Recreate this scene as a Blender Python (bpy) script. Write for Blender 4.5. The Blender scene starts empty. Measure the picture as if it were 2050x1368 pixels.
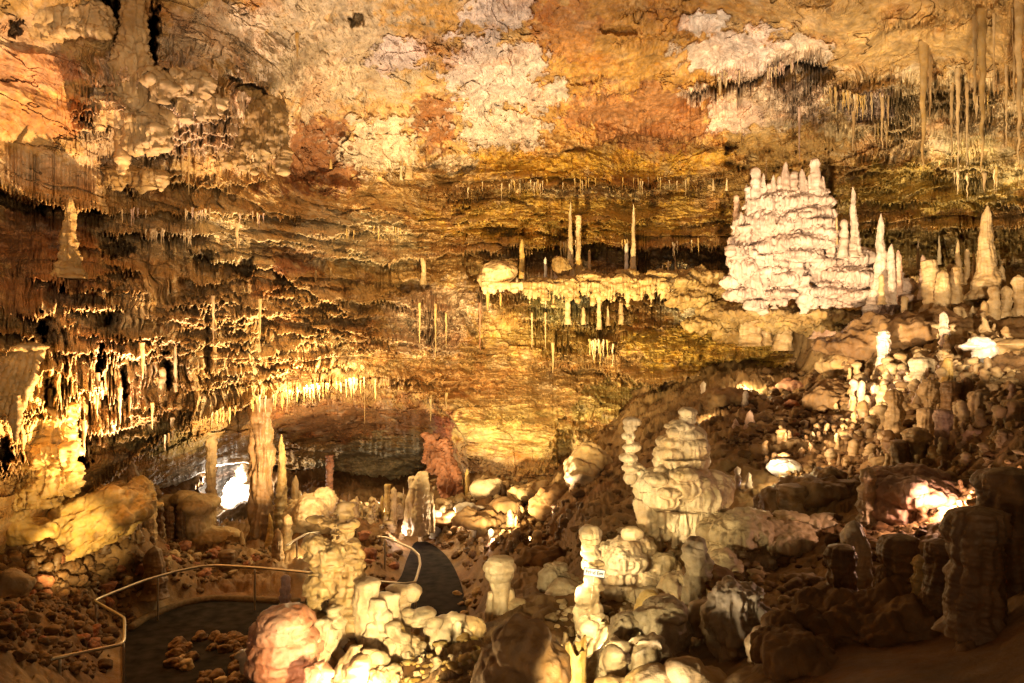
import bpy, bmesh, math, random
import numpy as np
from mathutils import Vector, Matrix
random.seed(7)
rng = np.random.default_rng(11)
STEP_WALL = 1.5      # wall sheet resolution
STEP_FLOOR = 2.4
VOX = 1.0
DEBUG = False
S = bpy.context.scene
COL = S.collection
FPX = 28/36*2050.0
CU, CV, CAMZ = 1025.0, 684.0, 6.5

def at(u, v, Y):
    return Vector(((u-CU)/FPX*Y, Y, CAMZ-(v-CV)/FPX*Y))

# ------------------------------------------------------------------ noise (numpy)
_perm = rng.permutation(256).astype(np.int32); _perm = np.concatenate([_perm, _perm, _perm])
_g = rng.normal(size=(256, 3)).astype(np.float32); _g /= np.linalg.norm(_g, axis=1)[:, None]
_rv = rng.random(256).astype(np.float32)
def hsh(i, j=0, s=0):
    i = np.asarray(i).astype(np.int64); j = np.asarray(j).astype(np.int64)
    h = (i*374761393 + j*668265263 + s*2147483647 + 1013904223) & 0xffffffff
    h = ((h ^ (h >> 13))*1274126177) & 0xffffffff
    h = h ^ (h >> 16)
    return ((h & 0xffff)/65535.0).astype(np.float32)
def noise(x, y, z):
    x, y, z = np.broadcast_arrays(np.asarray(x, np.float32), np.asarray(y, np.float32), np.asarray(z, np.float32))
    xi = np.floor(x); yi = np.floor(y); zi = np.floor(z)
    fx = x-xi; fy = y-yi; fz = z-zi
    X = xi.astype(np.int32) & 255; Y_ = yi.astype(np.int32) & 255; Z = zi.astype(np.int32) & 255
    ux = fx*fx*fx*(fx*(fx*6-15)+10); uy = fy*fy*fy*(fy*(fy*6-15)+10); uz = fz*fz*fz*(fz*(fz*6-15)+10)
    out = np.zeros_like(fx)
    for dx in (0, 1):
        wx = ux if dx else 1-ux; a = _perm[X+dx]
        for dy in (0, 1):
            wy = uy if dy else 1-uy; b = _perm[a+Y_+dy]
            for dz in (0, 1):
                wz = uz if dz else 1-uz
                g = _g[_perm[b+Z+dz] & 255]
                out += wx*wy*wz*(g[..., 0]*(fx-dx)+g[..., 1]*(fy-dy)+g[..., 2]*(fz-dz))
    return out*1.5
def fbm(x, y, z, o=4, g=.5, l=2.03):
    a = 1.0; t = 0; r = 0
    for k in range(o):
        r = r+a*noise(x+k*17.3, y+k*5.1, z-k*9.7); t += a; a *= g; x = x*l; y = y*l; z = z*l
    return r/t
def ridge(x, y, z, o=3):
    a = 1.0; t = 0; r = 0
    for k in range(o):
        r = r+a*(1-2.2*np.abs(noise(x+k*7.7, y, z+k*3.3))); t += a; a *= .5; x = x*2.1; y = y*2.1; z = z*2.1
    return r/t
def worley(x, y, seed=0):
    xi = np.floor(x); yi = np.floor(y); best = np.full(x.shape, 9.0, np.float32); val = np.zeros(x.shape, np.float32)
    for dx in (-1, 0, 1):
        for dy in (-1, 0, 1):
            cx = xi+dx; cy = yi+dy
            px = cx+.15+.7*hsh(cx, cy, seed+1); py = cy+.15+.7*hsh(cx, cy, seed+2); r = .65+.5*hsh(cx, cy, seed+3)
            d = np.sqrt((x-px)**2+(y-py)**2)/r
            m = d < best; best = np.where(m, d, best); val = np.where(m, r, val)
    return best, val
def sst(a, b, x):
    t = np.clip((x-a)/(b-a), 0, 1); return t*t*(3-2*t)
class RBF:
    def __init__(s, pts, c=55.0, log=True):
        p = np.array(pts, float); s.p = p[:, :2]; y = np.log(p[:, 2]) if log else p[:, 2]; s.c = c; s.log = log
        n = len(p); s.m = y.mean()
        d = np.sqrt(((s.p[:, None]-s.p[None])**2).sum(-1)+c*c)
        s.w = np.linalg.solve(-d+np.eye(n)*-3.0, y-s.m)
    def __call__(s, U, V):
        U = np.asarray(U, float); V = np.asarray(V, float); r = np.zeros(U.shape)
        for (a, b), w in zip(s.p, s.w):
            r -= w*np.sqrt((U-a)**2+(V-b)**2+s.c**2)
        r += s.m
        return np.exp(r) if s.log else r

# ------------------------------------------------------------------ materials
def rock_mat(name, rough=.75, bump=.35, scale=6.0, spec=.25, dist=.05):
    m = bpy.data.materials.new(name); m.use_nodes = True; nt = m.node_tree; N = nt.nodes; L = nt.links
    b = N['Principled BSDF']; b.inputs['Roughness'].default_value = rough; b.inputs['Specular IOR Level'].default_value = spec
    at_ = N.new('ShaderNodeAttribute'); at_.attribute_name = 'Col'
    tc = N.new('ShaderNodeNewGeometry')
    n1 = N.new('ShaderNodeTexNoise'); n1.inputs['Scale'].default_value = scale*.6; n1.inputs['Detail'].default_value = 6; n1.inputs['Roughness'].default_value = .65
    n2 = N.new('ShaderNodeTexNoise'); n2.inputs['Scale'].default_value = scale*2.2; n2.inputs['Detail'].default_value = 5; n2.inputs['Roughness'].default_value = .7
    L.new(tc.outputs['Position'], n1.inputs['Vector']); L.new(tc.outputs['Position'], n2.inputs['Vector'])
    r1 = N.new('ShaderNodeMapRange'); r1.inputs[1].default_value = .3; r1.inputs[2].default_value = .7; r1.inputs[3].default_value = .62; r1.inputs[4].default_value = 1.3
    L.new(n1.outputs['Fac'], r1.inputs[0])
    mx = N.new('ShaderNodeVectorMath'); mx.operation = 'SCALE'
    L.new(at_.outputs['Color'], mx.inputs[0]); L.new(r1.outputs[0], mx.inputs['Scale'])
    hs = N.new('ShaderNodeHueSaturation'); rs = N.new('ShaderNodeMapRange'); rs.inputs[1].default_value = .3; rs.inputs[2].default_value = .7; rs.inputs[3].default_value = 1.15; rs.inputs[4].default_value = .85
    L.new(n2.outputs['Fac'], rs.inputs[0]); L.new(rs.outputs[0], hs.inputs['Saturation']); L.new(mx.outputs[0], hs.inputs['Color'])
    L.new(hs.outputs['Color'], b.inputs['Base Color'])
    bp = N.new('ShaderNodeBump'); bp.inputs['Strength'].default_value = bump; bp.inputs['Distance'].default_value = dist
    L.new(n2.outputs['Fac'], bp.inputs['Height']); L.new(bp.outputs['Normal'], b.inputs['Normal'])
    return m
M_WALL = rock_mat('cave_rock', .75, .5, 3.0, .25, .08)
M_FORM = rock_mat('calcite_formation', .42, .55, 6.0, .45, .035)
M_FAR = rock_mat('far_calcite', .5, .4, 4.0, .35, .04)
M_MUD = rock_mat('brown_cave_earth', .75, .5, 4.0, .2, .05)
def plain(name, c, rough=.5, metal=0, nscale=30, var=.2, spec=.5):
    m = bpy.data.materials.new(name); m.use_nodes = True; nt = m.node_tree; N = nt.nodes; L = nt.links
    b = N['Principled BSDF']; b.inputs['Roughness'].default_value = rough; b.inputs['Metallic'].default_value = metal; b.inputs['Specular IOR Level'].default_value = spec
    n = N.new('ShaderNodeTexNoise'); n.inputs['Scale'].default_value = nscale; n.inputs['Detail'].default_value = 4
    cr = N.new('ShaderNodeValToRGB'); cr.color_ramp.elements[0].position = .3; cr.color_ramp.elements[1].position = .7
    cr.color_ramp.elements[0].color = (*[k*(1-var) for k in c], 1); cr.color_ramp.elements[1].color = (*[min(1, k*(1+var)) for k in c], 1)
    g = N.new('ShaderNodeNewGeometry'); L.new(g.outputs['Position'], n.inputs['Vector'])
    L.new(n.outputs['Fac'], cr.inputs[0]); L.new(cr.outputs[0], b.inputs['Base Color'])
    bp = N.new('ShaderNodeBump'); bp.inputs['Strength'].default_value = .25; bp.inputs['Distance'].default_value = .01
    L.new(n.outputs['Fac'], bp.inputs['Height']); L.new(bp.outputs[0], b.inputs['Normal'])
    return m

# ------------------------------------------------------------------ mesh helpers
def mesh_np(name, V, Fq, cols=None, mat=None, smooth=True):
    """V (n,3), Fq (m,4) or (m,3) int arrays"""
    me = bpy.data.meshes.new(name); V = np.asarray(V, np.float32); Fq = np.asarray(Fq, np.int32)
    k = Fq.shape[1]; me.vertices.add(len(V)); me.vertices.foreach_set('co', V.ravel())
    me.loops.add(Fq.size); me.loops.foreach_set('vertex_index', Fq.ravel())
    me.polygons.add(len(Fq)); me.polygons.foreach_set('loop_start', np.arange(0, Fq.size, k, dtype=np.int32))
    me.update(calc_edges=True)
    me.polygons.foreach_set('use_smooth', np.full(len(Fq), smooth))
    if cols is not None: set_cols(me, cols)
    if mat: me.materials.append(mat)
    return me
def set_cols(me, cols):
    a = me.color_attributes.get('Col') or me.color_attributes.new('Col', 'FLOAT_COLOR', 'POINT')
    c = np.ones((len(me.vertices), 4), np.float32); c[:, :3] = cols; a.data.foreach_set('color', c.ravel())
def link(name, me, parent=None, loc=None):
    o = bpy.data.objects.new(name, me); COL.objects.link(o)
    if parent: o.parent = parent
    if loc is not None: o.location = loc
    return o
def tag(o, label=None, cat=None, group=None, kind=None):
    if label: o['label'] = label
    if cat: o['category'] = cat
    if group: o['group'] = group
    if kind: o['kind'] = kind
    return o
def grid_faces(nr, nc, wrap=False):
    r = np.arange(nr-1)[:, None]; c = np.arange(nc if wrap else nc-1)[None]
    c2 = (c+1) % nc
    a = r*nc+c; b = r*nc+c2; d = (r+1)*nc+c; e = (r+1)*nc+c2
    return np.stack([a, d, e, b], -1).reshape(-1, 4)

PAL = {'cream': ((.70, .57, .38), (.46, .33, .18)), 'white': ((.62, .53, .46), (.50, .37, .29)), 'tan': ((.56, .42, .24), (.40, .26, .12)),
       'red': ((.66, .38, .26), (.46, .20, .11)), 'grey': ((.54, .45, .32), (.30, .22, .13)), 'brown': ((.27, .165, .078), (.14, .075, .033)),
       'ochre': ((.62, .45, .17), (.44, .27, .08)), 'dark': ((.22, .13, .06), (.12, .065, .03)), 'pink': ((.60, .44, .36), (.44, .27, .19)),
       'yellow': ((.60, .43, .17), (.44, .28, .09)), 'green': ((.58, .52, .27), (.40, .32, .14)), 'umber': ((.44, .31, .14), (.29, .18, .07)), 'rust': ((.40, .18, .10), (.22, .09, .045)), 'rose': ((.64, .52, .46), (.48, .35, .29)), 'pale': ((.80, .76, .72), (.62, .57, .50))}
def rock_cols(P, pal, seed=0, f=1.6):
    a, b = [np.array(c, np.float32) for c in PAL[pal]]
    n = fbm(P[:, 0]*f+seed, P[:, 1]*f, P[:, 2]*f*.6, 4)
    n2 = noise(P[:, 0]*f*5, P[:, 1]*f*5, P[:, 2]*f*1.2+seed)
    t = np.clip(.5+1.3*n+.35*n2, 0, 1)[:, None]
    return a*(1-t)+b*t

def vnormals(V, Fq):
    a = V[Fq[:, 0]]; n = np.cross(V[Fq[:, 2]]-a, V[Fq[:, -1]]-V[Fq[:, 1]] if Fq.shape[1] == 4 else V[Fq[:, 1]]-a)
    if Fq.shape[1] == 3: n = -n
    N = np.zeros_like(V)
    for k in range(Fq.shape[1]): np.add.at(N, Fq[:, k], n)
    l = np.linalg.norm(N, axis=1)[:, None]; return N/np.maximum(l, 1e-9)

# lathe: one stalagmite / stalactite / column, real metres, base at origin growing +z
PROF = {
 'cone':   [(0, 1.25), (.08, 1.0), (.4, .72), (.75, .45), (.93, .25), (1, .03)],
 'blunt':  [(0, 1.2), (.1, 1.0), (.5, .85), (.8, .7), (.93, .5), (1, .05)],
 'spire':  [(0, 1.6), (.1, 1.1), (.3, .75), (.6, .52), (.9, .32), (1, .04)],
 'column': [(0, 1.3), (.06, 1.08), (.2, .92), (.5, .86), (.8, .9), (.95, .95), (1, 1.05)],
 'knob':   [(0, 1.2), (.1, .95), (.22, 1.0), (.3, .72), (.42, .9), (.52, .68), (.66, .85), (.74, .6), (.86, .78), (.95, .6), (1, .05)],
 'mush':   [(0, 1.0), (.12, .7), (.45, .5), (.6, .6), (.72, 1.0), (.85, 1.08), (.95, .8), (1, .05)],
 'stump':  [(0, 1.25), (.15, 1.0), (.6, .92), (.85, 1.05), (.96, .9), (1, .1)],
 'tite':   [(0, .02), (.05, .16), (.3, .36), (.6, .55), (.9, .8), (1, .95)],
 'bulb':   [(0, .03), (.06, .3), (.25, .75), (.5, .85), (.8, .7), (1, .8)],
}
def lathe(h, r, prof='cone', seed=0, segs=18, rings=30, ring_amp=.1, fl=.1, lean=(0, 0), squash=1.0, wob=.12):
    t = np.linspace(0, 1, rings); p = np.array(PROF[prof]); R = np.interp(t, p[:, 0], p[:, 1])
    k = np.ones(3)/3; R2 = np.convolve(np.pad(R, 1, 'edge'), k, 'valid'); R2[0] = R[0]; R2[-1] = R[-1]; R = R2
    th = np.linspace(0, 2*np.pi, segs, endpoint=False)
    T, H = np.meshgrid(t, th, indexing='ij')
    asp = max(h/max(r, 1e-4), 1)
    rr = R[:, None]*r*(1+ring_amp*noise(np.cos(H)*.8+seed*3.1, np.sin(H)*.8, T*asp*1.6+seed)*2+ring_amp*.5*noise(np.cos(H)*1.8+seed, np.sin(H)*1.8, T*asp*5)
        +fl*noise(np.cos(H)*3.2+seed, np.sin(H)*3.2, T*asp*.35+9)
        +(fl*.45*ridge(np.cos(H)*5.5+seed, np.sin(H)*5.5, T*asp*.3+5, 2)+.05*noise(np.cos(H)*9+seed, np.sin(H)*9, T*asp*7) if segs > 30 else 0))
    wx = wob*r*noise(T*asp*.35+seed, 3.3, seed)*2+lean[0]*T; wy = wob*r*noise(T*asp*.35+seed, 8.3, seed+5)*2+lean[1]*T
    V = np.stack([wx+rr*np.cos(H), wy+squash*rr*np.sin(H), T*h], -1).reshape(-1, 3)
    Fq = grid_faces(rings, segs, True)[:, ::-1]
    n = len(V); V = np.vstack([V, [[V[:segs, 0].mean(), V[:segs, 1].mean(), 0]], [[V[-segs:, 0].mean(), V[-segs:, 1].mean(), h]]])
    i = np.arange(segs); j = (i+1) % segs
    capb = np.stack([np.full(segs, n), j, i, i], -1); capt = np.stack([np.full(segs, n+1), n-segs+i, n-segs+j, n-segs+j], -1)
    return V, Fq, capb[:, :3], capt[:, :3]
def lathe_mesh(name, pal, mat, *a, **k):
    seed = k.get('seed', 0)
    V, Fq, c1, c2 = lathe(*a, **k)
    me = bpy.data.meshes.new(name)
    faces = Fq.tolist()+c1.tolist()+c2.tolist()
    me.from_pydata(V.tolist(), [], faces); me.update()
    me.polygons.foreach_set('use_smooth', np.ones(len(faces), bool))
    hh = max(a[0], .01)
    set_cols(me, rock_cols(V*(1.4/hh if hh > 1.4 else 1.0)+seed, pal, seed)); me.materials.append(mat)
    return me

# formation: fused blobs and tubes given where they stand (photo pixels + distance), turned into metres
def _ico(bm, c, r, sub=2):
    res = bmesh.ops.create_icosphere(bm, subdivisions=sub, radius=1.0)
    for v in res['verts']: v.co = Vector((v.co.x*r[0]+c[0], v.co.y*r[1]+c[1], v.co.z*r[2]+c[2]))
def _tube(bm, pts, seg=10):
    rings = []
    for p, r in pts:
        rings.append([bm.verts.new((p[0]+r*math.cos(a), p[1]+r*math.sin(a), p[2])) for a in [2*math.pi*k/seg for k in range(seg)]])
    for A, B in zip(rings, rings[1:]):
        up = B[0].co.z > A[0].co.z
        for k in range(seg):
            q = (A[k], A[(k+1) % seg], B[(k+1) % seg], B[k])
            bm.faces.new(q if up else q[::-1])
    up = rings[-1][0].co.z > rings[0][0].co.z
    bm.faces.new(rings[0][::-1] if up else rings[0]); bm.faces.new(rings[-1] if up else rings[-1][::-1])
def fused(comps, Y, voxel):
    """comps: ('b',u,v,ru,rv[,dy,ry]) blob | ('t',[(u,v,r,dy),...]) tube. returns V,F world coordinates"""
    bm = bmesh.new(); px = Y/FPX
    for c in comps:
        if c[0] == 'b':
            u, v, ru, rv = c[1:5]; dy = c[5] if len(c) > 5 else 0; ry = c[6] if len(c) > 6 else ru*px
            _ico(bm, at(u, v, Y+dy), (ru*px, ry, rv*px), 3)
        elif c[0] == 't':
            _tube(bm, [(at(u, v, Y+dy), r*px) for u, v, r, dy in c[1]])
    me = bpy.data.meshes.new('tmp'); bm.to_mesh(me); bm.free()
    o = bpy.data.objects.new('tmp', me); COL.objects.link(o)
    m = o.modifiers.new('r', 'REMESH'); m.mode = 'VOXEL'; m.voxel_size = voxel*VOX
    s = o.modifiers.new('s', 'SMOOTH'); s.factor = .5; s.iterations = 3
    dg = bpy.context.evaluated_depsgraph_get(); dg.update(); e = o.evaluated_get(dg); m2 = e.to_mesh()
    V = np.empty(len(m2.vertices)*3, np.float32); m2.vertices.foreach_get('co', V); V = V.reshape(-1, 3)
    ls = np.empty(len(m2.loops), np.int32); m2.loops.foreach_get('vertex_index', ls)
    Fq = ls.reshape(-1, 4) if len(ls) == 4*len(m2.polygons) else None
    nr = np.empty(len(m2.vertices)*3, np.float32); m2.vertices.foreach_get('normal', nr)
    e.to_mesh_clear(); bpy.data.objects.remove(o); bpy.data.meshes.remove(me)
    return V, Fq, nr.reshape(-1, 3)
def ext(comps):
    us_ = []; vb = -1e9
    for c in comps:
        if c[0] == 'b': us_.append(c[1]); vb = max(vb, c[2]+c[4]*.8)
        else:
            for q in c[1]: us_.append(q[0]); vb = max(vb, q[1])
    return sum(us_)/len(us_), vb
def formation(name, label, cat, Y, comps, pal='cream', voxel=.025, lump=.04, flute=.02, terr=.02, fine=.01, mat=None, seed=0, fs=1.0, group=None, parent=None, pit=0):
    if DEBUG:
        u_, v_ = ext(comps)
        if v_ > 700: print('DBG', round(u_), round(v_), Y, round(floorY(u_, min(v_, 1540)), 1), label)
    V, Fq, N = fused(comps, Y, voxel)
    if Y < 13: fine, flute = fine*1.25, flute*1.25
    side = np.clip(1.25-np.abs(N[:, 2])*1.3, 0, 1); x, y, z = V[:, 0]*fs+seed*3.7, V[:, 1]*fs, V[:, 2]*fs
    d = lump*fbm(x*2.5, y*2.5, z*2.5, 3)*1.6
    d += flute*side*ridge(x*9, y*9, z*1.1+seed, 2)
    d += terr*side*ridge(x*2, y*2, z*9, 2)
    d += fine*fbm(x*13, y*13, z*13, 3)*2
    if pit: d -= pit*np.clip(noise(x*14, y*14, z*9)-.25, 0, 1)*2
    V2 = V+N*d[:, None]
    base = Vector((float(V2[:, 0].mean()), float(V2[:, 1].mean()), float(V2[:, 2].min())))
    cols = rock_cols(V*fs, pal, seed)
    me = mesh_np(name, V2-np.array(base, np.float32), Fq, cols, mat or M_FORM)
    return tag(link(name, me, loc=base), label, cat, group)
# ------------------------------------------------------------------ cave wall and ceiling: one continuous relief
WP = [(-260,-160,11),(250,-160,15),(700,-160,18),(1200,-160,19),(1700,-160,17),(2310,-160,12),
 (-260,0,12),(0,0,15),(250,0,17.5),(450,0,19),(700,0,22),(1000,0,24),(1400,0,24),(1800,0,21),(2050,0,18),(2310,0,15),
 (-260,200,13),(0,200,16),(270,200,18.5),(430,220,20),(560,200,24),(900,200,29),(1300,200,31),(1700,200,27),(2050,200,22),(2310,200,18),
 (0,330,17),(300,330,21.5),(600,330,30),(900,330,34),(1300,330,35.5),(1500,330,33),(1700,330,32),(2050,330,27),(2310,330,22),
 (-260,450,14),(0,450,18.5),(300,450,22.5),(600,450,29),(900,450,33),(1200,450,33),(1400,450,34),(1700,450,33),(2050,450,29),(2310,450,25),
 (-260,600,12.5),(0,600,15.5),(200,600,18),(400,600,23),(600,600,28),(850,600,31.5),(1100,600,31),(1400,600,31),(1650,600,29),(2050,600,30),(2310,600,26),
 (-260,750,12),(0,750,14.5),(200,750,17.5),(400,750,22.5),(600,750,26.5),(800,750,29),(1100,750,31),(1400,720,28.5),(1700,720,26),(2050,720,30),
 (0,880,15),(200,880,19),(420,840,23.5),(950,860,30),(1150,880,29),(1350,820,27.5),(1550,820,27),(2050,850,28),
 (0,1000,16),(200,1000,21),(500,960,28),(900,1000,30),(1100,980,28.5),(1350,1000,27),(1900,1000,27),
 (-260,1130,13),(100,1130,19),(600,1130,28),(1100,1130,27),(2000,1130,27),(2310,1130,25)]
wall_rbf = RBF(WP)
ARCH = [(120,1040),(200,975),(260,930),(330,880),(420,838),(520,803),(620,786),(720,768),(800,784),(860,800),(900,830),(930,880),(945,1010),(960,1130)]
# (poly, jut m, height px, recess m, recess px, tooth px, tooth width px)
SH = [
 ([(-200,355),(0,378),(60,402),(150,420),(210,424)],2.2,110,2.2,28,14,8),
 ([(150,228),(215,222),(290,238)],1.2,70,.6,20,20,7), ([(180,175),(260,160),(300,170)],.8,90,.2,15,14,9),
 ([(300,175),(350,150),(430,160)],.6,40,.6,12,12,7), ([(310,210),(380,222),(455,212)],.9,50,.5,15,26,6), ([(430,292),(500,318),(575,285)],1.3,130,.7,30,34,6),
 ([(240,285),(290,290),(330,300)],1.1,45,.8,25,26,8), ([(205,330),(250,338),(330,342)],.7,20,.6,12,14,7), ([(200,368),(275,375),(300,368)],.9,35,.6,18,20,6), ([(300,355),(400,372),(540,362)],.7,25,.6,14,12,7),
 ([(150,432),(330,424),(480,432),(610,438)],.7,25,.5,12,10,6), ([(200,462),(290,470),(420,468)],1.0,30,1.6,26,16,7), ([(60,555),(130,568),(145,600)],1.5,50,.6,18,24,8), ([(150,585),(205,595),(240,610)],1.2,36,.6,20,26,7),
 ([(38,628),(70,632),(108,636)],1.3,55,1.6,34,16,7), ([(190,622),(240,628)],1.0,34,1.2,26,14,7), ([(-60,700),(30,702),(85,692)],1.2,60,.5,20,20,8), ([(200,704),(265,716),(330,690)],1.3,60,1.0,30,60,8),
 ([(380,505),(440,520),(480,515)],.9,32,1.2,24,16,6), ([(360,560),(430,572),(450,560)],.9,40,.7,20,22,6), ([(450,520),(560,545),(640,600),(690,625)],1.2,46,1.2,26,10,7), ([(340,668),(420,655),(430,668)],.8,36,.8,20,12,6),
 ([(430,640),(520,630),(560,650)],.6,30,.6,18,12,6), ([(590,600),(660,625),(720,660)],.8,40,.5,18,10,6), ([(560,700),(640,690),(700,696)],.5,26,.3,14,16,6),
 ([(340,770),(420,780),(470,770)],.6,30,.5,18,18,6), ([(100,800),(180,780),(250,800)],1.0,50,.7,30,40,8), ([(140,860),(210,870),(280,850)],1.0,50,1.0,30,40,8),
 ([(860,352),(960,332),(1040,322),(1130,302),(1200,290),(1250,268),(1330,274),(1400,290),(1460,292)],1.0,45,.9,14,5,12),
 ([(830,390),(1000,377),(1200,374),(1380,370),(1455,352)],1.0,16,.7,16,20,6), ([(900,445),(1100,452),(1300,446),(1460,441)],.6,30,.5,12,8,8),
 ([(640,470),(760,462),(860,466)],.5,18,.5,10,8,7), ([(660,512),(760,524),(850,514),(960,502),(1010,505)],1.3,60,2.0,30,12,7),
 ([(1090,470),(1150,474)],.8,60,.6,20,14,6), ([(1010,500),(1100,492),(1200,490),(1300,500),(1400,492),(1460,500)],1.2,50,1.3,36,26,6),
 ([(955,582),(1050,586),(1150,580),(1300,580),(1345,584)],3.0,48,1.4,26,26,6), ([(1040,636),(1150,650),(1235,650)],1.6,46,.6,24,36,6), ([(1075,700),(1150,690),(1235,700)],1.0,40,.4,20,40,6),
 ([(1160,600),(1280,610),(1380,600)],1.0,16,1.2,20,10,7), ([(700,612),(760,600),(815,612)],1.2,50,.8,24,14,7), ([(805,615),(870,622),(915,640)],1.2,40,.9,26,44,7), ([(825,662),(900,672),(925,660)],.7,30,.5,20,20,6),
 ([(840,700),(900,706),(960,716),(1050,720)],.6,26,.4,14,8,6), ([(1240,712),(1350,722),(1500,722),(1580,700)],1.6,90,.9,22,5,14), ([(1060,730),(1180,742),(1260,750),(1330,790),(1400,826)],1.6,50,2.4,46,8,6),
 ([(1320,770),(1450,745),(1560,735),(1650,752),(1760,778)],1.2,36,3.2,46,5,12), ([(870,760),(980,780),(1080,806),(1160,822)],.7,30,.7,16,4,10), ([(930,815),(1010,842),(1120,855)],.5,18,.5,14,4,9),
 ([(1368,178),(1430,166),(1500,152),(1560,142),(1620,116),(1665,134)],1.0,34,3.0,20,14,6), ([(1540,172),(1600,206),(1650,180)],1.4,46,.5,24,34,6), ([(1560,210),(1590,232),(1640,210)],1.2,46,.6,20,16,6),
 ([(1640,175),(1720,200),(1830,190)],1.0,40,.6,22,36,6), ([(1700,225),(1800,235),(1900,205)],.9,36,.5,22,36,6), ([(1850,170),(1960,190),(2080,170)],1.0,50,.5,24,36,7), ([(1890,235),(1980,250),(2080,240)],.9,40,.5,24,26,7),
 ([(1700,255),(1790,262),(1850,250)],.9,22,.9,16,6,8), ([(1680,342),(1800,344),(1950,336),(2090,328)],.8,36,.9,12,5,10), ([(1640,405),(1800,400),(2090,410)],.8,44,.7,14,12,7), ([(1690,452),(1850,462),(2090,448)],1.5,34,2.8,60,14,7),
 ([(1860,350),(1930,360),(1990,345)],.9,34,.4,18,40,6), ([(1440,612),(1600,618),(1700,622),(1830,640)],1.5,30,2.6,30,8,7), ([(1380,500),(1470,516)],.6,40,1.0,30,8,7),
 ([(1240,25),(1330,18),(1400,30)],.4,30,.5,12,2,16), ([(1220,88),(1320,70),(1430,62)],.5,40,.5,10,2,16), ([(1180,190),(1250,180),(1290,178)],.5,30,.4,12,2,14), ([(1590,12),(1650,6),(1670,-4)],.6,30,.9,12,2,12),
 ([(1750,55),(1850,60),(1960,30),(2030,0)],.8,50,.5,30,6,10),([(1720,470),(1740,470)],.2,10,.1,8,4,5),
 ([(180,985),(260,925),(330,876),(420,832),(520,797),(620,780),(720,762),(800,778),(870,800)],1.3,26,.1,8,16,6),
]
HOLES = [(300,110,15,110,.12,4),(215,18,50,22,.1,4),(200,18,14,50,.5,2),(505,178,46,12,.45,3),(562,205,9,26,0,3),(30,58,14,22,.3,1.2),(30,405,90,16,.28,3),(235,500,40,18,0,2.5),(85,655,14,26,0,3),(215,640,22,16,0,2.5),
 (490,538,26,20,.1,2.5),(410,512,22,12,0,2),(560,560,16,14,0,1.5),(330,750,14,38,0,3),(415,700,8,70,0,1.2),(525,650,8,40,0,1.0),(200,725,12,50,.1,2),(250,765,10,40,0,2),(100,790,14,36,0,2),(160,905,26,40,0,4),(10,905,16,30,0,2),
 (1110,470,18,34,0,1.5),(1300,510,60,13,0,1),(1180,505,26,14,0,2),(1420,515,36,12,0,2),(1215,597,46,7,0,1.6),(1160,668,13,9,0,1.2),(940,650,8,46,-.55,1.2),(820,575,36,14,0,1.8),(1461,295,15,13,0,2.5),(1465,330,18,14,.2,1.2),
 (1655,365,20,60,0,2.5),(1540,330,60,34,0,1.0),(1790,520,100,50,0,2.0),(1960,500,110,40,0,1.5),(1455,470,22,90,0,1.5),(1600,765,130,22,0,3),(1240,790,90,26,.25,1.2),(1330,850,70,50,.2,2),(1410,700,12,26,0,.6),(960,545,34,18,0,1.4),(1370,605,40,8,0,1),
 (870,300,26,34,0,.8),(715,38,18,16,0,1.2),(1240,60,50,10,.1,.6),(1130,900,24,50,0,1.5),(1175,160,40,12,-.2,.5),(1200,860,60,40,.4,1.0)]
MASK = dict(  # cu,cv,ru,rv
 drip=[(520,650,250,150),(180,650,260,180),(60,820,160,140),(330,200,170,120),(1850,260,230,110),(1640,190,110,60),(1150,640,130,100),(860,650,90,70),(250,860,170,70),(700,790,180,30)],
 strata=[(1150,430,420,110),(1800,400,330,110),(650,470,260,60),(1350,700,260,90),(950,780,250,110),(560,650,260,120),(300,400,300,60),(330,880,140,50),(700,850,220,50),(1350,820,200,80)],
 smooth=[(1280,150,280,150),(1000,860,160,60),(770,930,110,60),(800,40,200,40),(60,200,130,60),(1750,70,200,50)])
def ell(U, V, c, soft=.5):
    d = np.sqrt(((U-c[0])/c[2])**2+((V-c[1])/c[3])**2); return 1-sst(1-soft, 1+soft, d)
def drips(U, V, w, h, seed):
    out = np.zeros(U.shape, np.float32)
    for k, off in enumerate((0, .5)):
        q = U/w+off+.35*noise(U/w*.13, V/h*.3, seed+k); i = np.floor(q); x = (q-i)*2-1
        r = hsh(i, k, seed); ph = V/(h*(.55+.9*hsh(i, k, seed+3)))+r*17; j = np.floor(ph); t = ph-j; r3 = hsh(i*7+k, j, seed+5)
        wd = np.clip((1-t), 0, 1)**.55*(.35+.65*r3)+1e-3
        out = np.maximum(out, np.sqrt(np.clip(1-(x/wd)**2, 0, 1))*sst(0, .3, t)*(.4+.6*r3))
    return out
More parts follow.
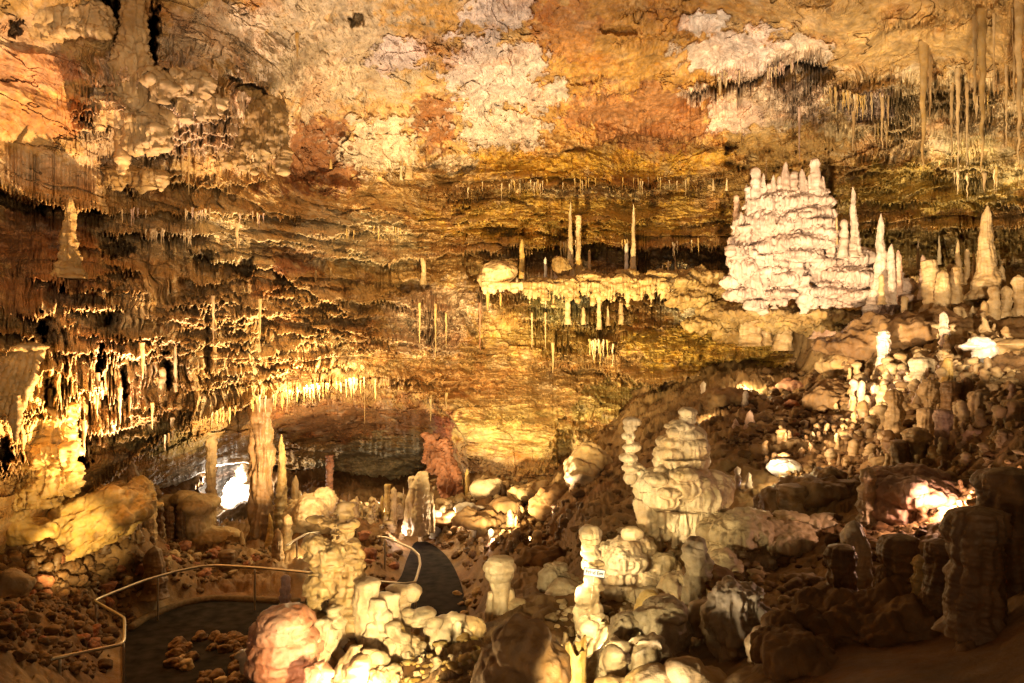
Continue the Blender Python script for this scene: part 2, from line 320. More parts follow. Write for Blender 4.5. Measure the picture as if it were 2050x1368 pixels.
def shelf(Y, U, V, s):
    poly, d, H, rec, rp, L, tw = s
    p = np.array(poly, float); sd = int(p[0, 0]*3+p[0, 1]*7) & 1023
    u0, u1 = p[0, 0], p[-1, 0]; m0 = (V.min() if 0 else 0)
    cols = np.where((U[0] > u0-12) & (U[0] < u1+12))[0]
    if len(cols) < 2: return
    c0, c1 = cols[0], cols[-1]+1
    vv = V[:, 0]; lo = p[:, 1].min()-H-90; hi = p[:, 1].max()+L+rp*3+40
    r0, r1 = np.searchsorted(vv, lo), np.searchsorted(vv, hi)
    u = U[r0:r1, c0:c1]; v = V[r0:r1, c0:c1]
    uc = U[0, c0:c1]
    line = np.interp(uc, p[:, 0], p[:, 1])+9*noise(uc/38., sd, .5)+5*noise(uc/13., sd, 2.5)+3*noise(uc/5., sd, 4.5)
    q = uc/tw+.5*noise(uc/tw*.4, sd, 1.1); i = np.floor(q); x = np.abs((q-i)*2-1)
    rt = hsh(i, sd, 5)**1.6; env = np.clip(.65+1.2*noise(uc/30., sd, 7.7), .1, 1)
    tooth = L*(.15+1.1*rt)*env*np.clip(1-(x/(.55+.45*rt)), 0, 1)**.75
    vl = line+tooth; fade = sst(u0-12, u0+25, uc)*(1-sst(u1-25, u1+12, uc))
    du = (vl[None]-v); t = du/H
    prof = np.where(t >= 0, np.clip(1-t, 0, 1)**1.6, 0)*sst(-.9, .9, du)
    rnd = 1-.35*x[None]**2*np.clip(1-(line[None]-v)/25, 0, 1)
    dd = fade[None]*(-d*prof*rnd + rec*sst(0, 2.5, -du)*np.exp(-np.clip(-du, 0, 1e3)/rp))
    Y[r0:r1, c0:c1] += dd

us = np.arange(-250, 2310, STEP_WALL); vs = np.arange(-150, 1132, STEP_WALL)
U, V = np.meshgrid(us, vs); U = U.astype(np.float64); V = V.astype(np.float64)
# coarse RBF then cubic-ish upsample
def upsample(f, U, V, st=12.):
    cu = np.arange(U.min()-st, U.max()+2*st, st); cv = np.arange(V.min()-st, V.max()+2*st, st)
    A, B = np.meshgrid(cu, cv); G = f(A, B)
    x = (U[0]-cu[0])/st; y = (V[:, 0]-cv[0])/st
    def w(n, x):
        i = np.clip(np.floor(x).astype(int), 1, n-3); t = x-i
        return i, (-.5*t+t*t-.5*t**3, 1-2.5*t*t+1.5*t**3, .5*t+2*t*t-1.5*t**3, -.5*t*t+.5*t**3)
    i, wx = w(len(cu), x); j, wy = w(len(cv), y)
    T = sum(G[:, i+k-1]*wx[k][None] for k in range(4))
    return sum(T[j+k-1]*wy[k][:, None] for k in range(4))
Y = upsample(wall_rbf, U, V)
al = np.interp(us, [p[0] for p in ARCH], [p[1] for p in ARCH])
dA = (V-al[None]-4*noise(U/22, .5, 1.5)-3*noise(U/7, .5, 9.5))
inA = ((U > 120) & (U < 960))
teeth = 12*np.clip(noise(U/5., .3, .7)+.4, 0, 1)*np.clip(noise(U/40., 3.3, .7)+.8, 0, 1)
dA2 = dA-teeth*(U < 900)
rt_ = 1-sst(860, 950, U)
Y += inA*(1.8*sst(0, 3, dA2)*rt_+7*sst(0, 170, dA)*rt_*sst(120, 330, U))
# passage opening deep inside the arch
op = np.clip(1-np.sqrt(((U-480)/150)**2+((V-1015)/90)**2), -1, 1)
pl = np.interp(us, [300,330,430,490,560,640,720,760], [1100,985,932,925,932,955,1000,1100])
ins = sst(0, 4, V-pl[None]-3*noise(U/14, 8.1, .3))*(U > 305)*(U < 750)
Y += ins*7
def WXYZ(): return (U-CU)/FPX*Y, Y, CAMZ-(V-CV)/FPX*Y
X0, Y0, Z0 = WXYZ()
wu = U+34*fbm(U/90, V/90, .5, 3); wv = V+26*fbm(U/90, V/90, 7.5, 3)
mk = {k: np.clip(sum(ell(wu, wv, c) for c in l), 0, 1) for k, l in MASK.items()}
near = Y0/30.0
Y += 1.3*fbm(X0*.16, Y0*.16, Z0*.2, 3)*near
rough = 1-.72*mk['smooth']
Y += rough*.75*near*fbm(X0*.7, Y0*.5, Z0*.9+3, 4)
# strata: sharp bedding steps
st = Z0*1.35+.9*fbm(X0*.12, Y0*.12, Z0*.3, 3)+.25*fbm(X0*.8, Y0*.8, Z0*2, 2)
fr = st-np.floor(st); lay = hsh(np.floor(st), 0, 3)
Y += (.12+mk['strata'])*near*.68*(lay-.5+.5*(fr-.5))*rough
st2 = Z0*4.2+1.2*fbm(X0*.25, Y0*.2, Z0*.5+9, 3); fr2 = st2-np.floor(st2)
Y += (.2+mk['strata'])*near*.09*((hsh(np.floor(st2), 0, 9)-.5)+(fr2-.5)*.6)*rough
Y -= mk['strata']*near*.13*ridge(X0*.5, Y0*.4, Z0*3.0, 3)
bx = X0*.42+.45*fbm(X0*.5, Y0*.4, Z0*.5+60, 3); bz = Z0*.95+.5*fbm(X0*.4+9, Y0*.4, Z0*.6, 3)
bw, bv = worley(bx, bz, 51); bw2, bv2 = worley(bx*2.6+3, bz*2.3+5, 57)
Y += rough*near*((.5+.5*mk['strata'])*1.5*(bv-.9)+.55*(bv2-.9)+.22*sst(.8, 1.25, bw)+.10*sst(.85, 1.2, bw2))
# dripstone relief
dm = mk['drip']
Y -= dm*(.6*drips(wu, wv, 30, 130, 3)*sst(-.3, .25, noise(U/70, V/60, 3.1))+.25*drips(wu, wv, 13, 70, 8)*sst(-.35, .2, noise(U/50, V/44, 8.1))+.10*drips(wu, wv, 8, 40, 13))*near*1.1
LM = np.clip(ell(wu, wv, (230,680,300,210))+ell(wu, wv, (330,230,190,130)), 0, 1); Y -= LM*near*(1.0*drips(wu, wv, 46, 230, 41)*sst(-.25, .2, noise(U/110, V/120, 6.6))+.5*drips(wu, wv, 24, 150, 47))
Y -= (1-mk['smooth'])*.10*drips(wu, wv, 6, 24, 21)*near*sst(0, .3, noise(U/60, V/40, 5.1))
for i, s in enumerate(SH): shelf(Y, U, V, s)
R2 = np.random.default_rng(5)
for (cu, cv, ru, rv, n, dd, LL) in [(520,660,230,110,70,.7,12),(180,640,170,150,20,.9,20),(860,660,120,110,26,.45,9),(1150,430,300,50,22,.5,7),(1850,390,200,60,22,.45,9),(1380,690,160,50,12,.4,5),(700,470,200,50,20,.45,7),
        (330,250,150,120,24,.7,16),(1000,800,150,50,12,.35,4),(1850,240,180,80,22,.6,22),(1150,620,120,70,20,.5,14),(300,850,90,60,12,.6,16),(60,880,100,80,14,.7,22)]:
    for k in range(n):
        a = R2.random()*6.28; q = R2.random()**.5; x = cu+ru*q*math.cos(a); y = cv+rv*q*math.sin(a); l = R2.uniform(20, 75); sl = R2.uniform(-.15, .15)
        shelf(Y, U, V, ([(x-l, y-l*sl), (x, y+R2.uniform(-4, 4)), (x+l, y+l*sl)], dd*R2.uniform(.5, 1.3), R2.uniform(10, 30), dd*R2.uniform(.1, .6), R2.uniform(7, 15), LL*R2.uniform(.5, 1.4), R2.uniform(7, 14)))
for h in HOLES:
    c, s_ = math.cos(h[4]), math.sin(h[4]); hu = (U-h[0])*c+(V-h[1])*s_; hv = -(U-h[0])*s_+(V-h[1])*c
    d = np.sqrt((hu/h[2])**2+(hv/h[3])**2)+.55*noise(U/17, V/17, 2.2)+.35*noise(U/6, V/9, 5.2)
    Y += h[5]*(1-sst(.45, 1.1, d))*.8
# cracks and grain
X1, Y1, Z1 = WXYZ()
cr = np.abs(fbm(X0*.3+Z0*.25, Y0*.3, Z0*1.1+5, 5, .6)); Y += .16*(1-sst(0, .02, cr))*sst(0, .25, noise(X0*.4, Y0*.4, Z0*.4+31))
Y -= mk['smooth']*.65*ridge(X0*.22+Z0*.2, Y0*.2, Z0*.9, 4)*near
Y += near*(.10+.14*(1-mk['smooth']))*fbm(X1*3.2, Y0*2, Z1*3.8, 3)
pop = ell(wu, wv, (1000,150,190,190))+ell(wu, wv, (650,110,230,130))+ell(wu, wv, (1520,110,160,80))
Y -= np.clip(pop, 0, 1)*.2*ridge(X0*2.4, Y0*1.5, Z0*2.2, 4)
Y -= near*.09*ridge(X0*1.3, Y0*1.0, Z0*1.9, 4)
Y -= near*.05*np.abs(noise(X1*9, Y0*5, Z1*9))
WY = Y.copy()
def wallY(u, v, k=0):
    i = int(round((v-vs[0])/STEP_WALL)); j = int(round((u-us[0])/STEP_WALL)); a = WY[max(i-k, 0):i+k+1, max(j-k, 0):j+k+1]; return float(a.min() if k else a[0, 0])
# colour of the rock itself
C = np.empty(U.shape+(3,), np.float32); C[:] = (.48, .32, .14)
wu, wv = wu+22*fbm(U/17, V/17, 3.5, 3), wv+22*fbm(U/17, V/17, 9.5, 3)
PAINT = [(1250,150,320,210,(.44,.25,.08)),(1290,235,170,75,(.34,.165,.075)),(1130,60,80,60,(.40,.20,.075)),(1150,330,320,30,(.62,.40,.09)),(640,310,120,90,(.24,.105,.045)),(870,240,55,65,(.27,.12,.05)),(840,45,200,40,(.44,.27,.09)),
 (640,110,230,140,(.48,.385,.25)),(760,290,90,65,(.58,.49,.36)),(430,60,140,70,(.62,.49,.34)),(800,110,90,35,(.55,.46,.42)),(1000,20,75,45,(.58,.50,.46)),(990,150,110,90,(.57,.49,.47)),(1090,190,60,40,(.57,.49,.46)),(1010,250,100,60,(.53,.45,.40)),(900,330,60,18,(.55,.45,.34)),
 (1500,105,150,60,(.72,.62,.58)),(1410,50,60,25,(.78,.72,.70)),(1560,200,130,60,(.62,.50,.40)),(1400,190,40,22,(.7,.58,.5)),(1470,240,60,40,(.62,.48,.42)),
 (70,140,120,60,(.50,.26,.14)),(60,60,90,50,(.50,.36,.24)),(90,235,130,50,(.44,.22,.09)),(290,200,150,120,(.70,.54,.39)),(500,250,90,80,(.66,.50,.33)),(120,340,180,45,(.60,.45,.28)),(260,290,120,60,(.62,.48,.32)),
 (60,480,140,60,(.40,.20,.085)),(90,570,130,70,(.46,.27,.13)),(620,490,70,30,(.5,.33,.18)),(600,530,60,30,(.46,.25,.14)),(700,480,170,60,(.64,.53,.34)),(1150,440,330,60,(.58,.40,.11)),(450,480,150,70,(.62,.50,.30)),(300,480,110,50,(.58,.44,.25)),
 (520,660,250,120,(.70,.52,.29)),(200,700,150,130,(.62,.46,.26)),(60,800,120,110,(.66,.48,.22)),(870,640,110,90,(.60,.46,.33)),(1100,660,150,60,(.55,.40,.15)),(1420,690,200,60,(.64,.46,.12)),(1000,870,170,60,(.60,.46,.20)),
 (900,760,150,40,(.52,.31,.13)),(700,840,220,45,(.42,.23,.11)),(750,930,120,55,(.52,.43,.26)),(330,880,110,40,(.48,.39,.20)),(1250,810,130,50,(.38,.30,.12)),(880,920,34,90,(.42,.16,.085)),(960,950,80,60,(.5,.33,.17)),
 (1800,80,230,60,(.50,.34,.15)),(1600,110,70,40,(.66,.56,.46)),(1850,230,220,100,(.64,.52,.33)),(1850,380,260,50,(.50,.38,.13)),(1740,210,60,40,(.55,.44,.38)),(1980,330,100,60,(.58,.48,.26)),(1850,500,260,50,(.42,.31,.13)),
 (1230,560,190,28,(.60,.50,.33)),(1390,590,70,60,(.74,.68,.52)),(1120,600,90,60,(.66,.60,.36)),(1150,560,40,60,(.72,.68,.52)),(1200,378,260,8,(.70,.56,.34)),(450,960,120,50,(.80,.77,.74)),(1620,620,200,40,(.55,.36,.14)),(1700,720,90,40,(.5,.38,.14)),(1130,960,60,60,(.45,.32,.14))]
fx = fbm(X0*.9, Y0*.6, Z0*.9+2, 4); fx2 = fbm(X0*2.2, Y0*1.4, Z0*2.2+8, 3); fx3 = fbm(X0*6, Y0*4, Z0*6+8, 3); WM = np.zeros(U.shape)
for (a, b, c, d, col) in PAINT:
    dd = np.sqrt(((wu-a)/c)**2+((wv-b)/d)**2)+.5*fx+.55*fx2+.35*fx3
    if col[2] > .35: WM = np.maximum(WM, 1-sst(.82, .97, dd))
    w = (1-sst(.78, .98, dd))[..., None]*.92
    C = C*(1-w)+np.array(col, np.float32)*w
vs_ = fbm(X0*.5, Y0*.4, Z0*4.5, 3)[..., None]; C = C*(1+.35*vs_)                      # bedding tone
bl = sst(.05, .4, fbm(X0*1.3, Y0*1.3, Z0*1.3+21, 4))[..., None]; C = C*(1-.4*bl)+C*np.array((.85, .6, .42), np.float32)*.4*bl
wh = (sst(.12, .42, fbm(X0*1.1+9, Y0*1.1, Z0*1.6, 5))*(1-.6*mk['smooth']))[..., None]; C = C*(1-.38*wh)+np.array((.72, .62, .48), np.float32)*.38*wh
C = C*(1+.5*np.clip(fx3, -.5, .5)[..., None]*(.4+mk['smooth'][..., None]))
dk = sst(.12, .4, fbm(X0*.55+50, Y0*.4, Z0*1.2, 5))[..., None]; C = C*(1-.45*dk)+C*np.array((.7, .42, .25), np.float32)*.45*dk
Y -= WM*near*(.10+.22*np.clip(.4+fbm(X0*3, Y0*2, Z0*3, 4), 0, 1))*(V < 420)
C = np.clip(C, .02, .85)
P = np.stack(WXYZ(), -1).reshape(-1, 3)
nr, nc = U.shape; FQ = grid_faces(nr, nc)
split = np.searchsorted(vs, 330)
def sub(rows0, rows1, name):
    a = rows0*nc; b = rows1*nc; f = grid_faces(rows1-rows0, nc)
    me = mesh_np(name, P[a:b], f, C.reshape(-1, 3)[a:b], M_WALL, smooth=False)
    return tag(link(name, me), kind='structure')
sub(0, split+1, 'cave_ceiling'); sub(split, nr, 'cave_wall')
del P, C

# ------------------------------------------------------------------ cave floor
K = 10361.
FP = [(250,1368,15.1),(250,1290,17.1),(400,1200,20.1),(540,1200,20.1),(450,1368,15.1),(500,1290,17.1),
 (0,1368,12.2),(0,1200,15),(0,1100,17),(100,1250,15.5),(150,1120,18.5),(300,1100,21.3),(200,1180,18.5),(0,1020,17.5),(150,1000,21),(-250,1200,12),(-250,1368,9.5),(-250,1050,13.5),
 (330,1080,24.8),(450,1090,25.8),(600,1080,26),(450,1040,29),(480,1000,34),(600,1000,33),(700,1055,27.5),(600,1140,22.6),(740,1120,24),(450,1140,22.8),
 (850,1100,24.9),(870,1200,20.1),(900,1250,18.3),(740,1180,21),(700,1230,18.8),
 (850,1040,27.5),(1000,1040,26),(1100,980,27),(950,980,29.3),(1200,920,27),(1100,1100,20),(960,1180,17),(1050,1160,15),(1140,1080,16.5),(1200,1000,20),(930,1100,24),
 (700,1368,8.8),(600,1368,9),(560,1340,9.6),(790,1368,8.6),(880,1320,9.8),(930,1300,10.6),(700,1290,10.0),(800,1290,10.6),(1000,1260,11.1),(1080,1230,11.2),
 (1190,1320,9.6),(1190,1240,10.6),(1300,1200,11.2),(1370,1110,12.3),(1290,1110,12.9),(1330,1060,15),(1330,1118,12.4),(1230,1070,14.2),(1400,1060,14.5),(1500,1100,12),(1600,1150,10.3),(1480,1030,13.8),(1450,980,15),(1560,960,14.8),(1650,1000,13.2),(1400,900,19),(1320,950,18),
 (1400,850,22.5),(1500,800,24),(1560,765,27),(1400,780,27.5),(1620,900,17),(1700,850,18),(1780,770,18.5),(1900,740,17),(2000,760,15),(2050,650,20.5),(1800,670,23.5),(1600,650,27.5),(1950,600,24),(1750,900,15.5),(1900,900,13),
 (2000,950,10.8),(1850,1050,10.5),(1950,1050,9.5),(1700,1100,10.4),(1800,1200,8.2),(1700,1300,6.3),(2000,1200,6.5),(1600,1368,5.8),(1800,1368,5),(2050,1368,4.4),(1450,1300,8.2),(1450,1368,7.4),(1300,1368,7.8),(1100,1368,8.0),
 (1800,1560,3.9),(1200,1560,6.3),(700,1560,7.2),(300,1560,12),(-250,1560,8.5),(2340,1560,3.2),(2340,1200,4.6),(2340,900,8),(2340,650,15),(2050,560,34),(1700,570,36),(1400,700,34),(1100,860,36),(800,960,40),(500,900,48),(0,940,24),(-250,900,18)]
floor_rbf = RBF(FP, c=30)
def floorY(u, v): return float(floor_rbf(np.array([u]), np.array([v]))[0])
uf = np.arange(-250, 2330, STEP_FLOOR); vf = np.arange(575, 1560, STEP_FLOOR)
U2, V2 = np.meshgrid(uf, vf); Yf = upsample(floor_rbf, U2, V2, 10.)
_pit = np.sqrt(((U2-470)/75)**2+((V2-1010)/62)**2)+.2*noise(U2/20, V2/20, 1.7); Yf = Yf*(1+1.1*(1-sst(.85, 1.0, _pit)))
Xf = (U2-CU)/FPX*Yf; Zf = CAMZ-(V2-CV)/FPX*Yf
def gp(u, v, z=0.0):
    Yp = (CAMZ-z)*FPX/(v-CV); p = at(u, v, Yp); return p
PATH = [(215,1560),(245,1368),(252,1268),(330,1227),(420,1204),(560,1206),(700,1200),(790,1170),(815,1120),(830,1088),(855,1086),(890,1110),(915,1150),(932,1210),(935,1290),(900,1340),(700,1368),(560,1400),(520,1560)]
pathw = [gp(*p) for p in PATH]
def smooth_poly(pts, n=6):
    out = []; m = len(pts)
    for i in range(m):
        p0, p1, p2, p3 = pts[i-1], pts[i], pts[(i+1) % m], pts[(i+2) % m]
        for k in range(n):
            t = k/n; out.append(.5*((2*p1)+(-p0+p2)*t+(2*p0-5*p1+4*p2-p3)*t*t+(-p0+3*p1-3*p2+p3)*t**3))
    return out
pathw = smooth_poly(pathw)
def pdist(X, Y, poly):
    inside = np.zeros(X.shape, bool); d = np.full(X.shape, 1e9); n = len(poly)
    for i in range(n):
        a = poly[i]; b = poly[(i+1) % n]
        c = ((a.y > Y) != (b.y > Y)) & (X < (b.x-a.x)*(Y-a.y)/((b.y-a.y) or 1e-9)+a.x); inside ^= c
        ex, ey = b.x-a.x, b.y-a.y; t = np.clip(((X-a.x)*ex+(Y-a.y)*ey)/(ex*ex+ey*ey+1e-9), 0, 1)
        d = np.minimum(d, (X-a.x-t*ex)**2+(Y-a.y-t*ey)**2)
    d = np.sqrt(d); return np.where(inside, -d, d)
pd = pdist(Xf, Yf, pathw)
near = np.clip(Yf/16, .3, 1.6); off = sst(.05, .9, pd)
w1, r1 = worley(Xf*1.1, Yf*1.1, 4); w2, r2 = worley(Xf*2.6+.4*noise(Xf*2, Yf*2, 1), Yf*2.6, 9); w3, r3 = worley(Xf*6.5, Yf*6.5, 15)
dome = lambda w: np.sqrt(np.clip(1-w*w, 0, 1))
soft = sst(1.0, .2, ((U2-1800)/380)**2+((V2-1330)/140)**2)
w4, r4 = worley(Xf*4.2+.5*noise(Xf*3, Yf*3, 7), Yf*4.2, 33)
Zd = off*((.20*dome(w1)*r1+.19*dome(w2)*r2*1.2+.13*dome(w4)+.07*dome(w3)-.24)*near*(1-.85*soft)+near*.2*fbm(Xf*.6, Yf*.6, 3.3, 4)-.05)
Zd += off*near*(.09*fbm(Xf*5, Yf*5, 1.3, 4)+.07*ridge(Xf*1.7, Yf*1.7, 4.4, 3))*(1-.7*soft)
Zf = np.where(pd < .06, -.02, np.maximum(Zf*sst(-.1, 1.2, pd)+Zd, np.where(pd < 1.5, -.0, -50)))
Pf = np.stack([Xf, Yf, Zf], -1).reshape(-1, 3)
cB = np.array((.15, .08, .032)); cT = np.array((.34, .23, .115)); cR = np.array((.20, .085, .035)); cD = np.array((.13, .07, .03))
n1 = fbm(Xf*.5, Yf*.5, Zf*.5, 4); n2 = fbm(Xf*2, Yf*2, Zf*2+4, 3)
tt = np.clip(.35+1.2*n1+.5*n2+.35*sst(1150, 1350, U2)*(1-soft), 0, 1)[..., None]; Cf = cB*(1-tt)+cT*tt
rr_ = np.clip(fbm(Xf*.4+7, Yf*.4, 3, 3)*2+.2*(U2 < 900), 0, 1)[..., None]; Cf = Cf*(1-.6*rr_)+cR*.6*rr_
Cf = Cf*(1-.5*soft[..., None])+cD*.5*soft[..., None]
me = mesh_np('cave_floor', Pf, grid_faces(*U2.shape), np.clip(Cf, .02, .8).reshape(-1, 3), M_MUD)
tag(link('cave_floor', me), kind='structure')
FZ = None
# walking path
bm = bmesh.new(); vsx = [bm.verts.new((p.x, p.y, .015)) for p in pathw]; f = bm.faces.new(vsx); bmesh.ops.triangulate(bm, faces=[f])
me = bpy.data.meshes.new('path'); bm.to_mesh(me); bm.free(); me.materials.append(plain('path_asphalt', (.022, .017, .013), .9, 0, 3.5, .6, .05))
tag(link('path', me), kind='structure')
# ------------------------------------------------------------------ things standing in the cave
def fpt(u, v):
    i = min(max(int(round((v-vf[0])/STEP_FLOOR)), 0), U2.shape[0]-1); j = min(max(int(round((u-uf[0])/STEP_FLOOR)), 0), U2.shape[1]-1)
    return Vector(Pf[i*U2.shape[1]+j].astype(float))
_sd = [0]
def stal(u, vt, vb, w, Y, prof, pal, label, cat='stalagmite', lean=0, group=None, name=None, ra=.12, fl=.12, mat=None, sq=1.0):
    """a stalagmite or column seen from vt (top) to vb (foot), w photo pixels wide, Y metres away"""
    _sd[0] += 1; fy = floorY(u, vb)
    if DEBUG and vb > 700: print('DBG', u, vb, Y, round(fy, 1), label)
    if vb > 700 and (not Y or abs(fy-Y) < .3*Y): Y = fy-.08
    if vb <= 700 and Y and Y > 20:
        wy = wallY(u, vb+2, 4)
        if abs(wy-Y) < .3*Y and not (1440 < u < 1840): Y = wy-.02
    Y = Y or fy; k = Y/FPX; h = (vb-vt+10)*k
    big = w > 22 or (vb-vt) > 90
    me = lathe_mesh(name or 'stalagmite', pal, mat or (M_FORM if Y < 16 else M_FAR), h, w*.5*k, prof=prof, seed=_sd[0], segs=56 if big else 16, rings=int(min(200, max(16, (vb-vt)*(1.1 if big else .7)))), ring_amp=ra, fl=fl, lean=(lean*k, 0), squash=sq)
    return tag(link(name or 'stalagmite', me, loc=at(u-lean, vb+10, Y)), label, cat, group)
def tite(u, vt, vb, w, Y, pal, label, prof='tite', group=None, name='stalactite', sq=1.0, fl=.12):
    _sd[0] += 1; yw = wallY(u, vt, 3); Y = yw-.02 if not Y or abs(yw-Y) < .22*Y else Y; k = Y/FPX; h = (vb-vt+14)*k; w *= .85
    me = lathe_mesh(name, pal, M_FAR, h, w*.5*k, prof=prof, seed=_sd[0], segs=14, rings=int(min(80, max(12, (vb-vt)*.5))), ring_amp=.07, fl=fl, squash=sq, wob=.16)
    return tag(link(name, me, loc=at(u, vb, Y)), label, 'stalactite', group)

# ---- columns and stalagmites of the arch at the back left
A = 'stalagmite'
stal(422,822,1085,20,24.4,'column','tan','slender ribbed column from the floor to the left end of the arch lip','column', name='column', ra=.16, fl=.3)
stal(522,796,1112,43,23.6,'column','brown','thickest fluted column, standing under the middle of the arch','column', name='column', ra=.10, fl=.5)
stal(564,870,1090,34,24.8,'spire','umber','knobbly tall tapering column just right of the thick arch column','column', name='column', ra=.2, lean=2)
stal(591,952,1062,34,24.0,'spire','tan','pointed pale stalagmite right of the knobbly arch column')
stal(612,985,1060,22,24.6,'knob','tan','short beaded stalagmite behind the pointed pale one near the arch')
stal(660,912,1010,15,27,'column','red','thin reddish column at the right inside the arch','column', name='column', ra=.2)
stal(444,1046,1084,17,25.2,'cone','yellow','small brightly lit cone between the two arch columns')
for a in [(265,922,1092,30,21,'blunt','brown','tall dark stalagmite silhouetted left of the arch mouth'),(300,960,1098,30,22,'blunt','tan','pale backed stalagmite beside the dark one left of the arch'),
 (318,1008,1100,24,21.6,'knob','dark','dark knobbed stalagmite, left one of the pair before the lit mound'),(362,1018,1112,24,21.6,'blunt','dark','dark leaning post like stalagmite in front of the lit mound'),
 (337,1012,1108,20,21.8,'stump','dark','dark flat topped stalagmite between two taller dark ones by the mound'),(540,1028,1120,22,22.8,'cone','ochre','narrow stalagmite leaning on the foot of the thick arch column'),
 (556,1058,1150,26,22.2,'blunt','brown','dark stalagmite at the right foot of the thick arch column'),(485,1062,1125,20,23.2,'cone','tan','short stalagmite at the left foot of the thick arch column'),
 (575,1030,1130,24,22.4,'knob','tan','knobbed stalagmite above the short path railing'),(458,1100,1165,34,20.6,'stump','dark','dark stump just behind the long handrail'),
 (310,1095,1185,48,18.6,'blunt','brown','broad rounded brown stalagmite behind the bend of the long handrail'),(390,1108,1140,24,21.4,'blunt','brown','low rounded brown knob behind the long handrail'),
 (714,993,1062,15,24.5,'blunt','tan','tan stalagmite just right of the spiny foreground tower'),(699,988,1050,11,25.5,'cone','brown','slim brown stalagmite behind the spiny foreground tower'),
 (743,1018,1062,12,24.5,'blunt','pink','small pink lit stalagmite in the row at the rear centre'),(765,992,1066,10,25.4,'knob','ochre','thin gold beaded stalagmite, first of the rear centre row'),
 (775,970,1072,12,25.0,'column','ochre','tallest thin gold post of the rear centre row'),(789,975,1074,16,25.2,'knob','tan','beaded stalagmite right of the tall gold post'),
 (808,975,1060,8,25.6,'cone','tan','needle thin stalagmite left of the broad pale slab column'),(820,1010,1064,14,25.0,'cone','cream','small pale cone at the left foot of the broad slab column'),
 (856,1000,1058,16,25.2,'cone','cream','small pale cone at the right foot of the broad slab column'),(872,1022,1066,22,25,'stump','pale','pale stump right of the broad slab column'),
 (936,938,1006,13,26.6,'blunt','ochre','upright golden stalagmite in front of the hanging red rock'),(925,955,1004,10,26.8,'cone','tan','small tan stalagmite at the left of the upright golden one'),
 (983,1058,1090,12,21.6,'mush','pale','little white lit toadstool stalagmite on the dark centre slope'),(963,1075,1095,13,21.2,'mush','tan','low button stalagmite beside the white lit toadstool'),
 (1013,955,975,6,26.4,'cone','cream','tiny pale stalagmite on top of the centre rubble'),(1033,1028,1048,6,24.4,'cone','pale','tiny glinting stalagmite below the centre rubble'),
 (1075,1060,1120,24,18.5,'knob','tan','lumpy tan stalagmite on the slope right of centre'),(1062,1100,1150,20,17,'knob','tan','small knobbly stalagmite on the slope above the round headed one'),
 (572,1150,1216,26,11.2,'knob','pink','short stacked pinkish stalagmite behind the big red dome'),(480,1090,1118,16,22.5,'blunt','brown','low brown knob in front of the bright arch floor')]:
    stal(*a)
# ledge across the middle of the back wall
for a in [(1142,404,560,15,28.2,'spire','cream','tallest slim stalagmite at the left of the lit middle ledge'),(1158,432,566,11,28.4,'column','tan','thin column beside the tallest slim ledge stalagmite'),
 (1268,408,562,14,28.0,'spire','cream','tall slim stalagmite at the right of the lit middle ledge'),(1254,486,556,10,28.2,'knob','pale','short beaded stalagmite left of the tall right ledge one'),
 (1045,478,548,13,28.6,'blunt','ochre','golden post stalagmite at the left end of the middle ledge'),(1160,515,572,18,27.4,'blunt','ochre','orange blunt stalagmite on the front of the middle ledge'),
 (1115,512,560,16,27.8,'knob','white','pale knob cluster left of the orange one on the middle ledge'),(1092,515,566,8,27.6,'knob','pale','needle on the left half of the middle ledge'),
 (1005,535,575,10,27.6,'stump','pale','small white stump before the flowstone dome on the ledge'),(1090,552,600,9,27.0,'knob','tan','lit stalagmite hanging on the ledge rim at centre'),
 (1326,530,572,9,27.6,'cone','cream','small cone on the right third of the middle ledge'),(1352,508,540,6,28.4,'cone','tan','needle at the right rear of the middle ledge'),(1180,500,540,8,28.8,'knob','tan','thin beaded stalagmite at the rear of the middle ledge'),
 (1217,612,642,9,27.5,'cone','tan','small pale cone on the lower step under the middle ledge'),(1199,602,650,11,27.2,'knob','tan','beaded pale stalagmite on the lower step under the middle ledge'),
 (1137,612,640,8,27.4,'cone','cream','thin cone at the left of the lower wall step'),(1137,590,640,14,27.6,'knob','tan','thick lit knob under the front rim of the middle ledge'),
 (1243,598,640,11,27.3,'blunt','tan','rounded tan stalagmite on the lower step at right'),(1168,614,640,9,27.2,'blunt','tan','short rounded stalagmite on the lower step'),
 (818,225,350,14,29.7,'column','tan','pale ribbed column between ceiling and upper left shelf','column'),(803,320,352,7,29.6,'cone','cream','tiny stalagmite left of the pale ribbed shelf column'),
 (662,298,328,6,28,'cone','ochre','small lone stalagmite on the dark red upper shelf'),(848,512,560,12,28.6,'column','tan','small brown column in the dark band left of the middle ledge','column'),
 (430,640,700,8,21.4,'column','umber','narrow lit column on the bright wall at left','column'),(351,690,775,9,20.6,'knob','tan','thin white beaded stalagmite before the dark slot in the bright wall'),(325,735,792,20,20.2,'knob','tan','finger shaped stalagmite left of the dark slot in the bright wall')]:
    stal(*a[:8], cat=a[8] if len(a) > 8 else 'stalagmite', name=a[8] if len(a) > 8 else None)
for k, (u, vt, vb, w) in enumerate([(1035,555,572,6),(1050,548,566,5),(1066,556,574,6),(1080,545,560,5),(1104,540,560,6),(1128,556,575,6),(1176,552,574,7),(1192,540,560,5),(1212,548,572,7),(1226,556,575,6),(1240,545,560,5),(1283,550,574,7),(1297,540,562,6),(1311,556,575,6),(1338,520,548,6),(1366,528,548,5),(1380,540,566,7),(1400,550,585,8),(1346,560,580,7)]):
    stal(u, vt, vb, w, 28, 'knob', 'cream', 'finger sized pale stalagmite among many along the lit middle ledge', group='little stalagmites along the middle ledge')
